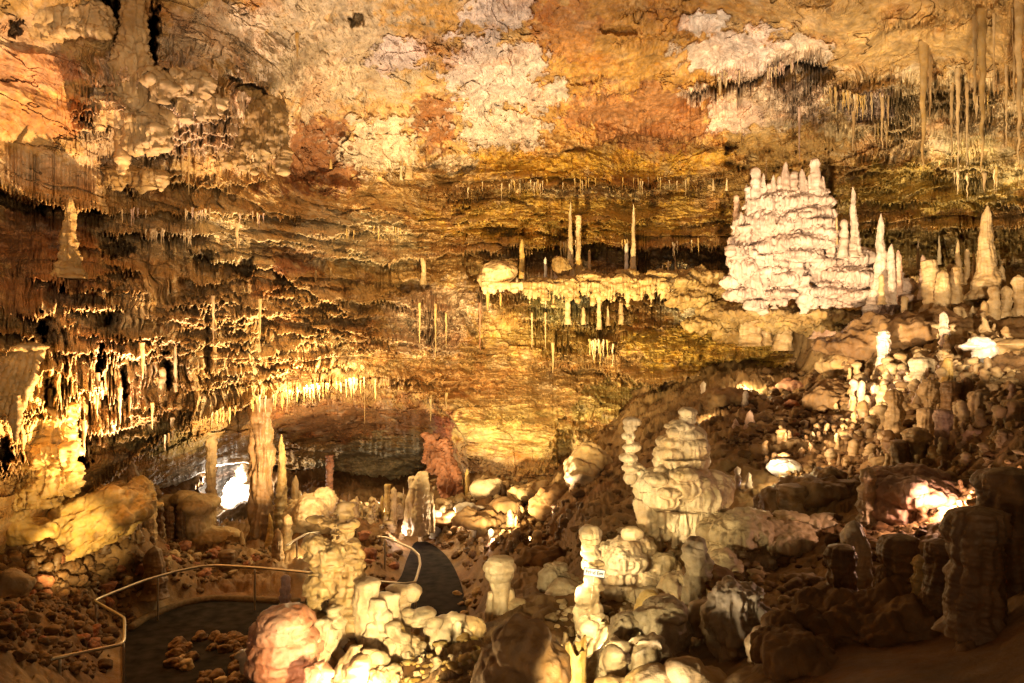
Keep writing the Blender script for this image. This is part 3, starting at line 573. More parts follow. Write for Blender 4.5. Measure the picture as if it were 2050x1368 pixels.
# right hand ledge
for a in [(1708,374,506,24,23.5,'spire','white','tall tapering pink white spire right of the shield formation',-3),(1689,438,506,20,23.2,'knob','white','shorter beaded white stalagmite left of the tall tapering spire'),
 (1675,434,480,6,23.4,'knob','tan','needle stalagmite at the right edge of the shield formation'),(1763,428,600,32,22.4,'spire','white','pink white tower stalagmite at the right end of the bright platform'),
 (1784,488,600,18,22.3,'blunt','white','rounded white stalagmite against the right side of the tower'),(1799,500,600,15,22.4,'blunt','pink','pink companion at the far right of the tower group'),(1765,548,600,14,21.9,'knob','tan','stubby knob at the front foot of the tower'),
 (1975,412,590,52,21.5,'spire','tan','tallest stalagmite on the right ledge, tan with a broad flaring foot'),(1918,480,560,18,22.5,'cone','tan','pointed stalagmite left of the tallest right ledge one'),
 (1936,498,560,13,22.6,'knob','tan','slim beaded stalagmite close left of the tallest right ledge one'),(1849,510,590,18,22.6,'blunt','pink','pinkish smooth stalagmite just right of the tower group'),
 (1862,518,615,30,21.6,'stump','tan','squat tan stalagmite, second right of the tower group'),(1886,540,622,32,21.2,'blunt','tan','broad blunt stalagmite, third right of the tower group'),
 (1912,532,600,26,21.5,'knob','tan','knobbed stalagmite between the broad blunt one and the tallest'),(1950,502,560,10,22.8,'cone','tan','thin cone touching the tallest right ledge stalagmite'),
 (1990,570,660,28,19.8,'knob','tan','thick knobbed column in front and right of the tallest ledge one'),(2014,572,660,26,19.8,'knob','tan','knobbed column, middle of the front trio at the right edge'),
 (2042,550,662,34,19.6,'knob','tan','widest knobbed column, cut by the right edge of the view'),(2006,530,600,16,21.8,'blunt','tan','stubby stalagmite behind the front trio on the right ledge'),
 (1838,478,530,8,24.5,'cone','grey','dim thin cone far behind the right ledge'),(1880,470,520,9,25,'cone','grey','dim stalagmite in the dark band behind the right ledge'),(1811,592,625,14,21.8,'stump','tan','round knob on the rim right of the platform drapery'),
 (1534,316,350,5,25.2,'cone','tan','thin dark stalagmite standing behind the shield formation'),(1495,368,432,9,24.6,'knob','white','slim beaded white stalagmite at the left of the shield formation'),
 (1475,390,446,16,24.8,'knob','pink','rounded pinkish stalagmite at the far left of the shield formation'),(1455,356,372,6,27.5,'cone','cream','tiny pale stalagmite on the wall shelf left of the shield'),
 (1428,352,372,6,27.5,'cone','cream','second tiny pale stalagmite on the wall shelf left of the shield')]:
    stal(*a[:8], lean=a[8] if len(a) > 8 else 0, ra=.13)
# lit ones on the slope
for a in [(1770,660,768,24,17.9,'stump','white','upright brightly lit flat topped stalagmite high on the right slope',4),(1890,624,722,22,17.9,'knob','white','rugged white lit stalagmite standing before the grey boulder',-2),
 (1408,764,812,14,21.3,'knob','white','small white lit stalagmite at the rim of the dark hollow'),(1627,864,910,15,15.9,'knob','cream','small lit crooked stalagmite on the middle of the right slope',-4),
 (1663,898,955,20,14.6,'mush','cream','lit toadstool stalagmite right of the blazing white rock'),(1606,896,936,18,15.2,'knob','cream','small stacked lit stalagmite above the blazing white rock'),
 (1476,934,990,16,14.4,'knob','white','white glowing beaded stalagmite right of the great shield pedestal'),(1499,946,992,17,14.3,'blunt','white','white glowing rounded stalagmite next to the beaded one'),
 (1492,782,840,17,20.2,'knob','white','branching white lit stalagmite above the pale pair in the hollow'),(1479,800,832,10,20.0,'blunt','cream','little lit knob left of the branching white stalagmite'),
 (1508,782,812,14,20.4,'mush','cream','lit ball topped stalagmite right of the branching white one'),(1474,838,884,26,19.4,'cone','pink','left one of a pair of pale pink cones in the hollow'),(1500,822,884,34,19.2,'cone','pink','right and larger one of a pair of pale pink cones in the hollow'),
 (1430,782,850,12,20.5,'knob','brown','slim dim stalagmite left of the pink cones'),(1402,805,850,12,20.8,'blunt','brown','dim blunt stalagmite under the small white lit one')]:
    stal(*a[:8], lean=a[8] if len(a) > 8 else 0, ra=.2, fl=.2)
# knobbly brown stalagmites on the right slope
for a in [(1790,778,905,40,15.6,'knob','tan','tall waisted tan stalagmite below the upright lit one',6),(1768,760,800,22,17.6,'knob','tan','ragged stump carrying the upright lit stalagmite'),(1762,805,850,18,16.6,'mush','tan','narrow capped stalagmite left of the tall waisted one'),
 (1895,716,800,28,16.6,'blunt','ochre','golden rounded stalagmite below the rugged white one'),(1846,715,780,44,17.0,'stump','grey','broad flat capped grey stalagmite left of the golden rounded one'),(1862,760,860,34,15.8,'mush','tan','capped tan stalagmite in the middle of the right slope'),
 (1902,762,850,32,15.6,'stump','brown','brown flat topped stalagmite under the golden rounded one'),(1855,815,905,34,14.2,'stump','tan','blocky pale stalagmite, left of two fused blocks on the slope'),(1888,818,912,32,14.0,'stump','pink','blocky pale stalagmite, right of two fused blocks on the slope'),
 (1838,855,940,44,13.0,'mush','tan','wide mouthed funnel shaped stalagmite below the fused blocks'),(1932,755,830,34,15.2,'blunt','brown','brown stalagmite between the glowing mushroom and the slope blocks'),(1960,782,840,38,14.4,'stump','tan','tan ribbed block below the glowing mushroom'),
 (2000,810,880,22,13.2,'mush','tan','tan capped post at the right of the slope'),(1944,842,868,11,12.6,'blunt','pink','tiny pink tipped knob above the leaning shells'),(2030,800,860,40,13.2,'stump','tan','broad tan block at the right edge of the slope'),
 (1720,820,870,16,17,'stump','pink','small pale flat topped stalagmite beside the dark hollow'),(1698,862,905,30,15.4,'stump','tan','squat layered stalagmite in the middle of the right slope'),(1722,876,905,22,15.2,'mush','cream','layered cap stalagmite right of the squat layered one'),
 (1648,848,880,12,17,'stump','brown','small dark stump above the crooked lit stalagmite'),(1742,850,890,14,16,'mush','tan','little disc topped stalagmite near the slope centre'),(1800,880,960,36,13,'stump','brown','brown round topped stalagmite left of the funnel shaped one'),
 (1888,920,960,20,11.8,'knob','brown','dim knob below the funnel shaped stalagmite'),(1735,935,1060,38,11.8,'knob','cream','pale lumpy post stalagmite left of the red lit rocks'),(1690,960,1010,40,12.6,'stump','brown','brown flat rock stump right of the toadstool'),
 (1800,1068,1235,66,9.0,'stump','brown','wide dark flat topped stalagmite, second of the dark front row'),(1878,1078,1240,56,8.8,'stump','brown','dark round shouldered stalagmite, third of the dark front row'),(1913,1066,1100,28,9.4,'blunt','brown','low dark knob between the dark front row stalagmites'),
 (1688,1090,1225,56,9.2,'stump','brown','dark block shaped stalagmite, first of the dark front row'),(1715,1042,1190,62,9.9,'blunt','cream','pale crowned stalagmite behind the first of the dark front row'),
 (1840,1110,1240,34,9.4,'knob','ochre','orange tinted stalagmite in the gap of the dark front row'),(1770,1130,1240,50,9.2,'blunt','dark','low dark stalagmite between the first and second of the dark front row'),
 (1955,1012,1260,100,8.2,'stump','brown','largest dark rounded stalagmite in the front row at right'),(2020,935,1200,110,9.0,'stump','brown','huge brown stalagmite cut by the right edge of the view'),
 (1586,968,1040,60,13.4,'stump','brown','dark rock stump in front of the blazing white rock'),(1530,985,1030,44,13.6,'blunt','brown','low brown rock knob right of the glowing pair')]:
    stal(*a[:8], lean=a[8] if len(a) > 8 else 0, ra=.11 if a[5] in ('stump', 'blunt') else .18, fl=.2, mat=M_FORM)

# ---- large fused formations
B = lambda *a: ('b',)+a
T = lambda *p: ('t', [(q+(0,))[:4] for q in p])
def teeth(u0, u1, v, n, L, r, dy=0, seed=1, sl=0):
    R = random.Random(seed); out = []
    for k in range(n):
        u = u0+(u1-u0)*(k+.5)/n+R.uniform(-1, 1)*(u1-u0)/n*.3; l = L*R.uniform(.45, 1.3); vv = v+sl*(k/n)
        out.append(T((u, vv-L*.5, r*1.2, dy), (u, vv+l*.4, r*.8, dy), (u, vv+l, r*.35, dy)))
    return out
body = formation('shield_pedestal', 'large cream shield shaped formation on a fluted pedestal, with stacked crown', 'flowstone', 12, [
 B(1350,968,74,36,0,.55),B(1328,988,48,34,0,.5),B(1400,988,58,45,0,.5),B(1302,978,26,42),B(1380,1006,46,24),B(1425,975,36,34),
 T((1300,1000,24,-.1),(1300,1050,17,-.12),(1309,1090,10,-.12),(1312,1116,4,-.12)),T((1328,1010,20,-.1),(1320,1060,9,-.1),(1313,1100,4,-.1)),T((1345,1020,14,-.15),(1338,1062,3,-.15)),
 T((1370,1030,12,-.1),(1373,1080,6,-.1),(1375,1118,12,0)),T((1390,1030,9,-.12),(1393,1100,5,-.1)),T((1410,1020,13,-.1),(1406,1095,8,-.05)),T((1440,990,18),(1428,1060,13),(1425,1120,30)),
 T((1370,1030,30,.7),(1365,1130,44,.9)),T((1285,960,15,.1),(1276,940,12,0)),B(1318,960,20,12,-.35),B(1370,950,26,14,-.4),B(1342,985,22,12,-.45),B(1400,965,20,12,-.35),B(1425,1000,18,20,-.25)]+teeth(1320,1445,1040,15,26,5,-.38,77)+teeth(1330,1440,1068,10,26,4,-.3,78), 'cream', .015, .035, .06, .004, .01, seed=1)
for nm, cm in (('crown', [B(1378,826,16,12),B(1377,840,15,12),B(1362,855,30,13),B(1370,868,34,16),B(1390,876,20,24),B(1352,884,34,18),B(1378,898,36,28),B(1345,908,34,22),B(1332,928,22,18),B(1385,922,30,22),B(1395,905,18,20),B(1366,945,50,16),B(1322,942,12,10,-.2),B(1348,865,14,9,-.15),B(1398,888,12,8,-.15)]+teeth(1335,1408,928,14,12,4,-.3,3)),
               ('side_column', [B(1264,846,14,11),B(1262,858,12,8),B(1259,874,14,12),B(1264,895,17,12),B(1258,917,15,12),B(1264,938,17,12),B(1264,955,12,14),T((1276,930,10),(1290,948,12,.1)),T((1266,955,7),(1268,974,2))])):
    o = formation(nm, None, None, 12, cm, 'cream', .014, .05, .03, .012, .01, seed=4)
    M = o.matrix_world.copy(); o.parent = body; o.location = o.location-body.location
formation('flowstone','broad cream flowstone apron flowing right from the shield pedestal','flowstone',11.3,[B(1480,1062,72,34,0,.6),B(1560,1078,72,38,0,.6),B(1622,1068,48,30,.2),B(1450,1098,58,30,0,.5),B(1530,1118,60,38,-.1,.5),B(1602,1128,42,42,0,.4),
 B(1578,1036,22,12,.1),B(1640,1046,26,13,.1),B(1500,1030,34,12,.2),B(1660,1075,26,18),T((1545,1125,22,-.2),(1540,1200,17,-.2),(1546,1240,22,-.1)),T((1590,1140,16,-.1),(1590,1215,12)),T((1505,1120,20,-.15),(1510,1180,8,-.1)),T((1625,1100,16),(1620,1200,14))]+teeth(1470,1640,1140,14,22,6,-.25,8), 'cream', .016, .07, .09, .02, .016, seed=2)
formation('fried_egg_column','stacked pale stalagmite column carrying the Fried Egg sign','column',9.7,[B(1182,1068,17,15),B(1182,1080,16,9),B(1180,1095,13,9),B(1182,1110,19,12),B(1181,1130,16,14),B(1192,1128,13,6,-.1,.1),B(1187,1160,17,13),B(1193,1176,13,11),B(1178,1192,22,28),B(1186,1222,19,28),
 T((1174,1215,20),(1170,1260,11),(1182,1330,9)),B(1200,1242,16,12,-.05),B(1196,1256,18,10,-.05),T((1190,1230,14,.1),(1186,1330,18,.1))], 'cream', .013, .04, .03, .008, .008, seed=3)
formation('flowstone','rounded lit flowstone bank right of the Fried Egg column','flowstone',11.2,[B(1252,1115,44,36,0,.5),B(1275,1098,30,26,.1),B(1238,1150,46,36),B(1228,1195,46,40,-.1),B(1300,1165,42,36,0,.4),B(1215,1120,24,36,.1),B(1328,1128,32,22),B(1345,1150,26,26),B(1290,1210,50,40,0,.4),B(1268,1070,10,9,-.2),B(1360,1180,30,40),B(1262,1238,60,20,-.3,.4)]+teeth(1215,1340,1190,14,26,7,-.45,9), 'cream', .015, .07, .04, .01, .014, seed=5)
stal(1243,1056,1092,26,12,'stump','cream','small round topped stalagmite on the lit bank right of the Fried Egg column')
formation('stalagmite','round headed club shaped pale stalagmite standing alone at front centre','stalagmite',11,[B(1000,1137,31,18,0,.2),B(1003,1122,24,9),B(1001,1152,27,16),T((1001,1158,22),(1003,1188,15),(1001,1230,16),(998,1275,22)),T((984,1185,7,.05),(984,1270,13,.05)),B(1036,1206,18,8),T((1032,1210,12),(1014,1252,18)),T((1020,1178,7,.05),(1024,1215,12,.05))], 'cream', .014, .02, .014, .006, .005, seed=6)
formation('boulder','large brown boulder in the shade at bottom centre','boulder',7.4,[B(1045,1300,56,58,0,.4),B(1032,1268,42,38),B(1072,1340,72,58,0,.4),B(1008,1355,56,60,0,.4),B(1050,1420,92,70,0,.5)],'brown',.02,.1,.004,.0,.008,M_MUD,7)
formation('boulder','rounded tan boulder left of the club shaped stalagmite','boulder',9.7,[B(925,1282,50,46,0,.35),B(945,1258,34,24),B(905,1310,50,40,0,.3),B(940,1330,56,40)],'tan',.02,.07,.01,.0,.008,M_FORM,8)
formation('boulder','pale grey rounded boulder between the club stalagmite and Fried Egg column','boulder',11.6,[B(1125,1198,40,36,0,.35),B(1150,1215,30,30)],'grey',.02,.06,.01,.0,.006,M_FORM,9)
formation('boulder','heap of small pale knobs behind the shaded bottom boulder','boulder',10.4,[B(1090,1240,24,18),B(1112,1252,22,16,-.1),B(1075,1262,24,16),B(1135,1275,26,20,-.2),B(1150,1250,18,30),B(1110,1290,30,20,-.3)],'cream',.018,.04,.01,.01,.006,M_FORM,10)
# bottom-left lit group
formation('spiny_tower','tall spiny knobbly formation with scalloped left lobes at front left','formation',9.2,[T((690,1008,7,.1),(689,1050,14,.1),(696,1100,22,.1),(700,1170,26,0),(700,1240,42,0),(676,1310,58,0),(668,1400,72,0)),B(660,1048,20,13,.1),B(640,1040,12,9,.1),
 B(634,1090,25,22),B(636,1112,22,18),B(641,1128,16,14),T((642,1128,9),(638,1150,3)),B(645,1178,28,28),B(636,1200,20,22),B(642,1228,18,18),T((643,1230,10),(643,1262,3)),B(665,1262,27,26,-.1),B(668,1110,22,34),B(676,1160,26,40),
 B(700,1050,13,7),B(676,1068,15,6),B(706,1085,14,7),B(672,1132,24,7),B(664,1296,34,40,-.1),B(640,1330,26,30,-.1),T((640,1330,16,-.1),(642,1372,4,-.1))], 'umber', .013, .07, .03, .05, .018, seed=11, pit=.06)
formation('stalagmite','wide red and cream dome shaped stalagmite with dripping skirt, bottom left','stalagmite',8.6,[B(573,1240,55,26,0,.3),B(562,1262,60,32,0,.33),B(568,1300,66,44,0,.36),B(562,1328,60,36,0,.33),B(604,1296,40,46),B(540,1285,38,50)]+teeth(520,640,1350,9,34,11,-.15,12)+[T((575,1330,50,.1),(580,1420,56,.1))], 'red', .014, .05, .012, .035, .008, seed=12)
formation('stalagmite','thick white hot lit stalagmite with slanted flat top in the front left group','stalagmite',9.0,[B(736,1168,22,11),T((736,1172,21),(728,1205,25),(740,1250,34),(752,1290,38),(742,1345,44),(745,1400,52)),B(768,1215,28,34,.1),B(775,1260,26,36,.1),T((790,1190,7,.1),(782,1250,20,.1))], 'cream', .014, .05, .015, .02, .006, seed=13)
formation('stalagmite','ribbed lit cone in front of the white hot stalagmite','stalagmite',8.3,[T((712,1290,9),(704,1320,20),(700,1360,36),(696,1420,50)),T((735,1310,7),(728,1370,22),(726,1420,34))], 'cream', .013, .03, .02, .02, .008, seed=14)
formation('stalagmite','bent pale formation arching right with knobs on its back, front left group','formation',9.4,[B(800,1180,24,9),B(798,1194,25,13),B(824,1188,17,20),T((804,1205,18),(800,1250,20),(790,1290,26)),B(826,1236,28,13),B(848,1228,22,9),B(838,1246,26,9),B(864,1248,19,12),T((864,1252,16),(868,1280,13),(874,1310,24),(878,1350,28),(882,1400,40)),B(818,1226,12,8,-.15)], 'cream', .013, .03, .012, .02, .006, seed=15)
formation('stalagmite','short stacked bulb stalagmite under the bent pale formation','stalagmite',9.0,[B(824,1282,17,10),B(822,1298,22,12),B(822,1316,21,13),B(820,1336,23,18),B(820,1360,26,24)], 'cream', .013, .02, .012, .015, .006, seed=16)
formation('boulder','low bank of lit flat stones at the foot of the front left group','boulder',8.5,[B(800,1362,60,16,0,.4),B(860,1375,60,20,0,.4),B(790,1275,26,36,.5),B(845,1350,24,9,-.1),B(775,1345,30,10),B(760,1390,80,22,0,.4),B(640,1395,110,20,0,.4)], 'ochre', .016, .05, .01, .02, .008, seed=17)
formation('stalagmite','small lit bulb at the left of the wide red dome','stalagmite',9.2,[B(487,1312,14,11),B(490,1325,11,10),T((490,1325,9),(488,1350,8))],'cream',.013,.02,.01,.01,.005,seed=18)
# rocks between fried egg and the dark front row
formation('stalagmite','twisted dark knobbly post in front of the shield pedestal','stalagmite',9.2,[B(1396,1086,19,13),B(1388,1100,16,14),T((1396,1090,17),(1390,1115,22),(1400,1150,22),(1390,1190,19),(1400,1240,24),(1396,1290,17),(1390,1350,20)),B(1412,1130,14,24)], 'grey', .014, .07, .02, .02, .012, seed=19, pit=.03)
formation('boulder','jagged grey crested rock left of the tall twisted post','boulder',8.4,[B(1330,1222,38,20,0,.3),B(1308,1245,32,34),T((1322,1235,40),(1326,1290,42),(1340,1350,46),(1345,1420,60)),B(1362,1260,30,40,.1),B(1250,1250,26,22),T((1246,1252,24),(1226,1290,26),(1206,1330,34),(1200,1390,46)),B(1285,1300,40,50,.2)], 'grey', .015, .09, .03, .015, .015, seed=20, pit=.03)
formation('stalagmite','craggy grey rock tooth right of the tall twisted post','boulder',7.9,[B(1500,1188,34,22,.05),B(1465,1182,34,18),T((1468,1185,36),(1452,1225,42),(1470,1290,44),(1482,1350,32),(1485,1410,30)),B(1500,1240,36,50,.1),B(1520,1300,30,60,.2)], 'grey', .015, .1, .05, .015, .018, seed=21, pit=.03)
formation('boulder','smooth dark oval boulder behind the craggy rock tooth','boulder',9.4,[B(1415,1150,50,21,.0,.3),B(1440,1165,30,22)],'dark',.018,.05,.0,.0,.006,M_MUD,22)
formation('stalagmite','dull brown leaning stalagmite at the lower right of the craggy rock','stalagmite',7.2,[T((1545,1262,20),(1530,1290,32),(1545,1340,38),(1550,1420,46)),B(1560,1300,28,50,.1)],'tan',.016,.07,.02,.01,.01,seed=23)
formation('boulder','dark rounded stones along the bottom edge right of the hollow stump','boulder',7.2,[B(1375,1345,42,30),B(1410,1375,60,40),B(1300,1370,50,36),B(1230,1385,40,30,.1)],'tan',.018,.06,.01,.0,.008,M_MUD,24)
formation('stalagmite','short hook topped ochre stalagmite in the bank behind the crested rock','stalagmite',9.9,[B(1300,1196,18,14),T((1294,1200,16),(1284,1230,17),(1283,1265,20))],'ochre',.014,.03,.015,.01,.006,seed=25)
formation('stalagmite','bright lit pale cone between Fried Egg column and crested rock','stalagmite',9.0,[T((1222,1255,8),(1212,1290,24),(1205,1345,34)),T((1246,1240,12,.1),(1240,1300,24,.1))],'cream',.014,.05,.02,.01,.008,seed=26)
for k, (u0, u1, vt, vb, Y, pal, lb) in enumerate([(1330,1395,1150,1240,10.2,'cream','fluted cream boss under the shield pedestal, left of the twisted post'),(1215,1262,1290,1400,7.9,'cream','lit pale rounded tooth of rock between hollow stump and crested rock'),(1165,1212,1230,1300,9.2,'cream','pale swollen knob at the foot of the Fried Egg column'),
  (1275,1345,1285,1400,7.6,'grey','ridged pale brown tooth of rock below the crested rock'),(1395,1440,1210,1300,8.6,'cream','short cream stub beside the tall twisted post'),(1090,1140,1130,1215,12,'grey','dim pale hump left of the Fried Egg column'),(1430,1475,1110,1180,10.4,'cream','cream drip boss under the flowstone apron'),(1590,1650,1160,1250,9.4,'brown','brown drip boss under the right end of the flowstone apron'),
  (905,960,1345,1420,7.9,'cream','pale lit stone left of the shaded bottom boulder'),(880,930,1240,1300,9.6,'cream','pale lit lump right of the bent formation')]):
    w = (u1-u0)/2; c_ = (u0+u1)/2; RR = random.Random(900+k)
    formation('stalagmite', lb, 'stalagmite', Y, [T((c_-w*.2,vt,w*.4),(c_,vt+(vb-vt)*.3,w*.75),(c_+w*.1,vb,w)),B(c_-w*.45,vt+(vb-vt)*.35,w*.5,(vb-vt)*.3,-.08),B(c_+w*.4,vt+(vb-vt)*.5,w*.5,(vb-vt)*.35,.05),B(c_+RR.uniform(-.3,.3)*w,vt+4,w*.5,(vb-vt)*.12)]+teeth(c_-w*.8,c_+w*.8,vt+(vb-vt)*.55,6,(vb-vt)*.25,w*.13,-w*Y/FPX*.75,k), pal, .015, .07, .09, .02, .015, seed=600+k)
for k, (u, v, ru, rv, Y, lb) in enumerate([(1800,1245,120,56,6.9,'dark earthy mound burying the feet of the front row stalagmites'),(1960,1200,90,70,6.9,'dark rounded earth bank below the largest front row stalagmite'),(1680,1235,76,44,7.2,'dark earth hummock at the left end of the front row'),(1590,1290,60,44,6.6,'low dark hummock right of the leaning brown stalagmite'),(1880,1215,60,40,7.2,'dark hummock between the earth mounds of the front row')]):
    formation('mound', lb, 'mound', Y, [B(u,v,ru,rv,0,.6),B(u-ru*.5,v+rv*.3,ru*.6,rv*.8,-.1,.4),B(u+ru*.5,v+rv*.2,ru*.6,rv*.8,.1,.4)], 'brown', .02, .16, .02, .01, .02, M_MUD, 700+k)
for k, (u, vt, vb, w, Y, lb) in enumerate([(650,1240,1400,44,8.7,'slim bright spike against the foot of the spiny tower'),(672,1215,1400,38,8.9,'second bright spike against the foot of the spiny tower'),(760,1200,1400,40,8.9,'ridged bright spike beside the white hot stalagmite'),(792,1250,1400,44,8.8,'bright blunt spike right of the white hot stalagmite'),(706,1130,1300,30,9.5,'tall pale finger behind the white hot stalagmite'),(742,1300,1420,50,8.2,'broad bright spike at the bottom edge'),(640,1330,1420,40,8.0,'low orange spike right of the red dome'),(772,1330,1420,44,8.0,'low bright spike at the bottom edge')]):
    formation('stalagmite', lb, 'stalagmite', Y, [T((u-3,vt,w*.12),(u,vt+(vb-vt)*.25,w*.34),(u+4,vt+(vb-vt)*.6,w*.5),(u,vb,w*.8)),B(u-w*.35,vt+(vb-vt)*.35,w*.3,w*.6,-.05),B(u+w*.3,vt+(vb-vt)*.55,w*.35,w*.7,.03),B(u+w*.1,vt+(vb-vt)*.18,w*.26,w*.3)], 'cream' if k != 6 else 'red', .013, .06, .06, .02, .02, seed=720+k, pit=.03)
# slope rocks at right
formation('boulder','blazing white lit flat rock on the right slope','boulder',14.6,[B(1568,936,34,17,.0,.4),B(1553,925,12,8),B(1582,950,34,18),B(1612,948,40,10,.3)],'pale',.022,.05,.01,.01,.01,seed=27)
formation('boulder','wide dark rock ridge in front of the blazing white rock','boulder',12.8,[B(1630,985,72,32,0,.6),B(1690,1000,60,40,0,.6),B(1600,1015,60,34),B(1660,950,34,16,.2),B(1740,1000,40,50),B(1560,1000,36,34),B(1700,1040,60,40,-.4)],'brown',.025,.12,.02,.02,.012,M_FORM,28)
formation('boulder','layered rock mass lit pink and red from below on the right slope','boulder',11,[B(1830,985,80,34,0,.7),B(1800,1020,66,40),B(1880,1000,50,30,.1),B(1780,960,44,26,.3),B(1840,950,50,18,.3),B(1903,1000,20,12,-.3),B(1898,1020,18,14,-.3),B(1890,1045,24,18,-.2),B(1850,1050,70,40,.1),B(1832,980,16,22,-.5),B(1870,955,20,10,.1)],'pink',.018,.09,.02,.04,.015,M_FORM,29,pit=.02)
formation('leaning_shells','two leaning ribbed shell shaped rocks at the right of the slope','boulder',12.4,[T((1952,860,14),(1945,885,26),(1950,930,20)),B(1940,905,22,36),T((1975,880,16),(1990,910,20)),B(1990,900,30,20,.2),B(1965,940,22,18)],'pink',.018,.04,.03,.01,.008,seed=30)
formation('boulder','glowing white mushroom rock with overhanging cap high on the right slope','stalagmite',15.5,[B(1965,688,24,13),B(1978,700,16,16),B(1945,694,22,7),B(1938,697,10,5),T((1970,700,17),(1966,722,12),(1966,748,16),(1966,768,20))],'pale',.018,.06,.03,.03,.015,seed=31)
formation('boulder','long grey layered boulder beneath the right ledge','boulder',20.5,[B(1830,672,130,42,0,1.6),B(1720,692,80,26,.4,1.2),B(1735,735,64,28,.6,1),B(1905,660,70,40,.3,1.2),B(1800,720,60,34,.6,1),B(1920,700,50,30,.6),B(1980,690,60,34,.8)],'brown',.05,.25,.02,.1,.03,M_WALL,32,fs=.7)
formation('boulder','rough ochre block under the long grey boulder','boulder',21.5,[B(1700,735,52,26,0,.8),B(1690,750,40,16)],'tan',.05,.2,.02,.1,.04,M_WALL,33,fs=.7)
formation('boulder','pale arched rock at the right edge beneath the front trio','boulder',16,[B(2030,690,50,12,0,.5),T((2004,690,14),(2006,740,8),(2012,770,14)),B(2035,730,30,30,.2),B(2045,760,40,20)],'tan',.022,.07,.02,.02,.01,seed=34)
for k, (u, v, ru, rv, Y, pal, lb) in enumerate([(1180,925,46,24,22.5,'tan','flat topped brown block behind the Fried Egg column'),(1165,965,34,36,21.5,'tan','crumbly orange brown boulder under the flat topped block'),(1222,968,34,36,22,'brown','shaded boulder left of the shield pedestal side column'),
  (1060,990,34,26,25.5,'tan','angular lit boulder on the centre rubble'),(985,972,30,14,27,'cream','pale slab stone at the top of the centre rubble'),(940,1018,30,9,25.5,'pale','white flat stone on the left of the centre rubble'),(955,1042,44,16,24,'brown','low brown boulder under the white flat stone'),
  (1010,1022,30,20,25,'brown','wedge shaped dark stone with glinting edge in the centre rubble'),(1110,1010,40,34,22.5,'brown','large dark boulder in the middle of the centre rubble'),(1150,1055,50,40,18,'brown','dark rounded boulder left of the Fried Egg column head'),
  (1090,1130,60,36,15.5,'brown','long sloping brown boulder behind the club shaped stalagmite'),(1570,830,90,30,22.5,'brown','earthy brown mound in the hollow right of the pink cones'),(1590,778,34,20,24,'red','reddish boulder under the wall at the top of the hollow'),
  (1560,795,30,18,24,'red','second reddish boulder in the hollow under the wall'),(1530,775,22,16,25,'tan','small rounded boulder at the back of the hollow'),(1700,800,90,30,19.5,'brown','broad brown rise left of the waisted stalagmite'),(1450,800,50,26,22,'brown','dark boulder behind the small white lit stalagmite'),
  (1962,1232,38,24,6.8,'brown','smooth egg shaped boulder in the dark lower right'),(1985,1205,40,22,7.6,'brown','second smooth boulder behind the egg shaped one'),(1955,1290,42,24,5.8,'brown','smooth boulder nearest the lower right corner'),(2045,1270,40,44,6,'brown','boulder cut by the right edge near the lower corner'),
  (55,1060,50,24,17,'ochre','pale tumbled stone at the foot of the left wall column'),(30,1165,36,22,13.2,'tan','lit stone with a sharp ridge at the left edge'),(885,1040,40,14,26,'brown','low mound right of the broad slab column')]):
    formation('boulder', lb, 'boulder', Y, [B(u,v,ru,rv,0,ru*Y/FPX*.9),B(u-ru*.35,v+rv*.35,ru*.6,rv*.7,-.1),B(u+ru*.4,v-rv*.1,ru*.55,rv*.8,.1)], pal, .0016*Y+.004, .012*Y, .002*Y, .003*Y, .0015*Y, M_MUD if pal in ('brown', 'dark') else M_WALL, 40+k, fs=12./Y)
formation('flowstone','glowing amber flowstone mound behind the dark posts at the arch','flowstone',24.5,[B(398,1010,34,20,0,.9),B(392,1045,30,50,0,.7),B(370,1000,30,18,.3),B(430,1075,50,20,.2),B(410,1080,46,26),B(340,1005,40,14,.6)],'tan',.035,.06,.05,.02,.015,M_FAR,71)
formation('flowstone','tan bank of flowstone right of the arch columns','flowstone',24.3,[B(625,1025,36,34,0,.8),B(600,1040,30,40,.3),B(650,1000,24,26,.2),B(640,1045,30,20)],'tan',.035,.1,.04,.05,.02,M_FAR,72)
formation('slab_column','broad pale cracked slab column in the rear centre row','column',25.2,[T((846,945,8),(840,975,17),(840,1010,20),(836,1070,26)),T((829,955,8,.1),(828,1010,14,.1),(824,1066,18,.1)),T((858,985,7,.1),(858,1066,12,.1))],'cream',.03,.05,.05,.02,.02,M_FAR,73)
formation('hanging_rock','dark red ribbed rock hanging down beside the smooth centre wall','flowstone',28,[T((870,868,6,.9),(874,905,10,.4),(890,955,12),(905,1010,9)),T((888,880,5,.7),(904,930,7,.2),(920,990,5)),T((862,870,7,.6),(862,925,9,.3),(868,950,4,.1))],'rust',.03,.14,.16,.03,.04,M_WALL,74)
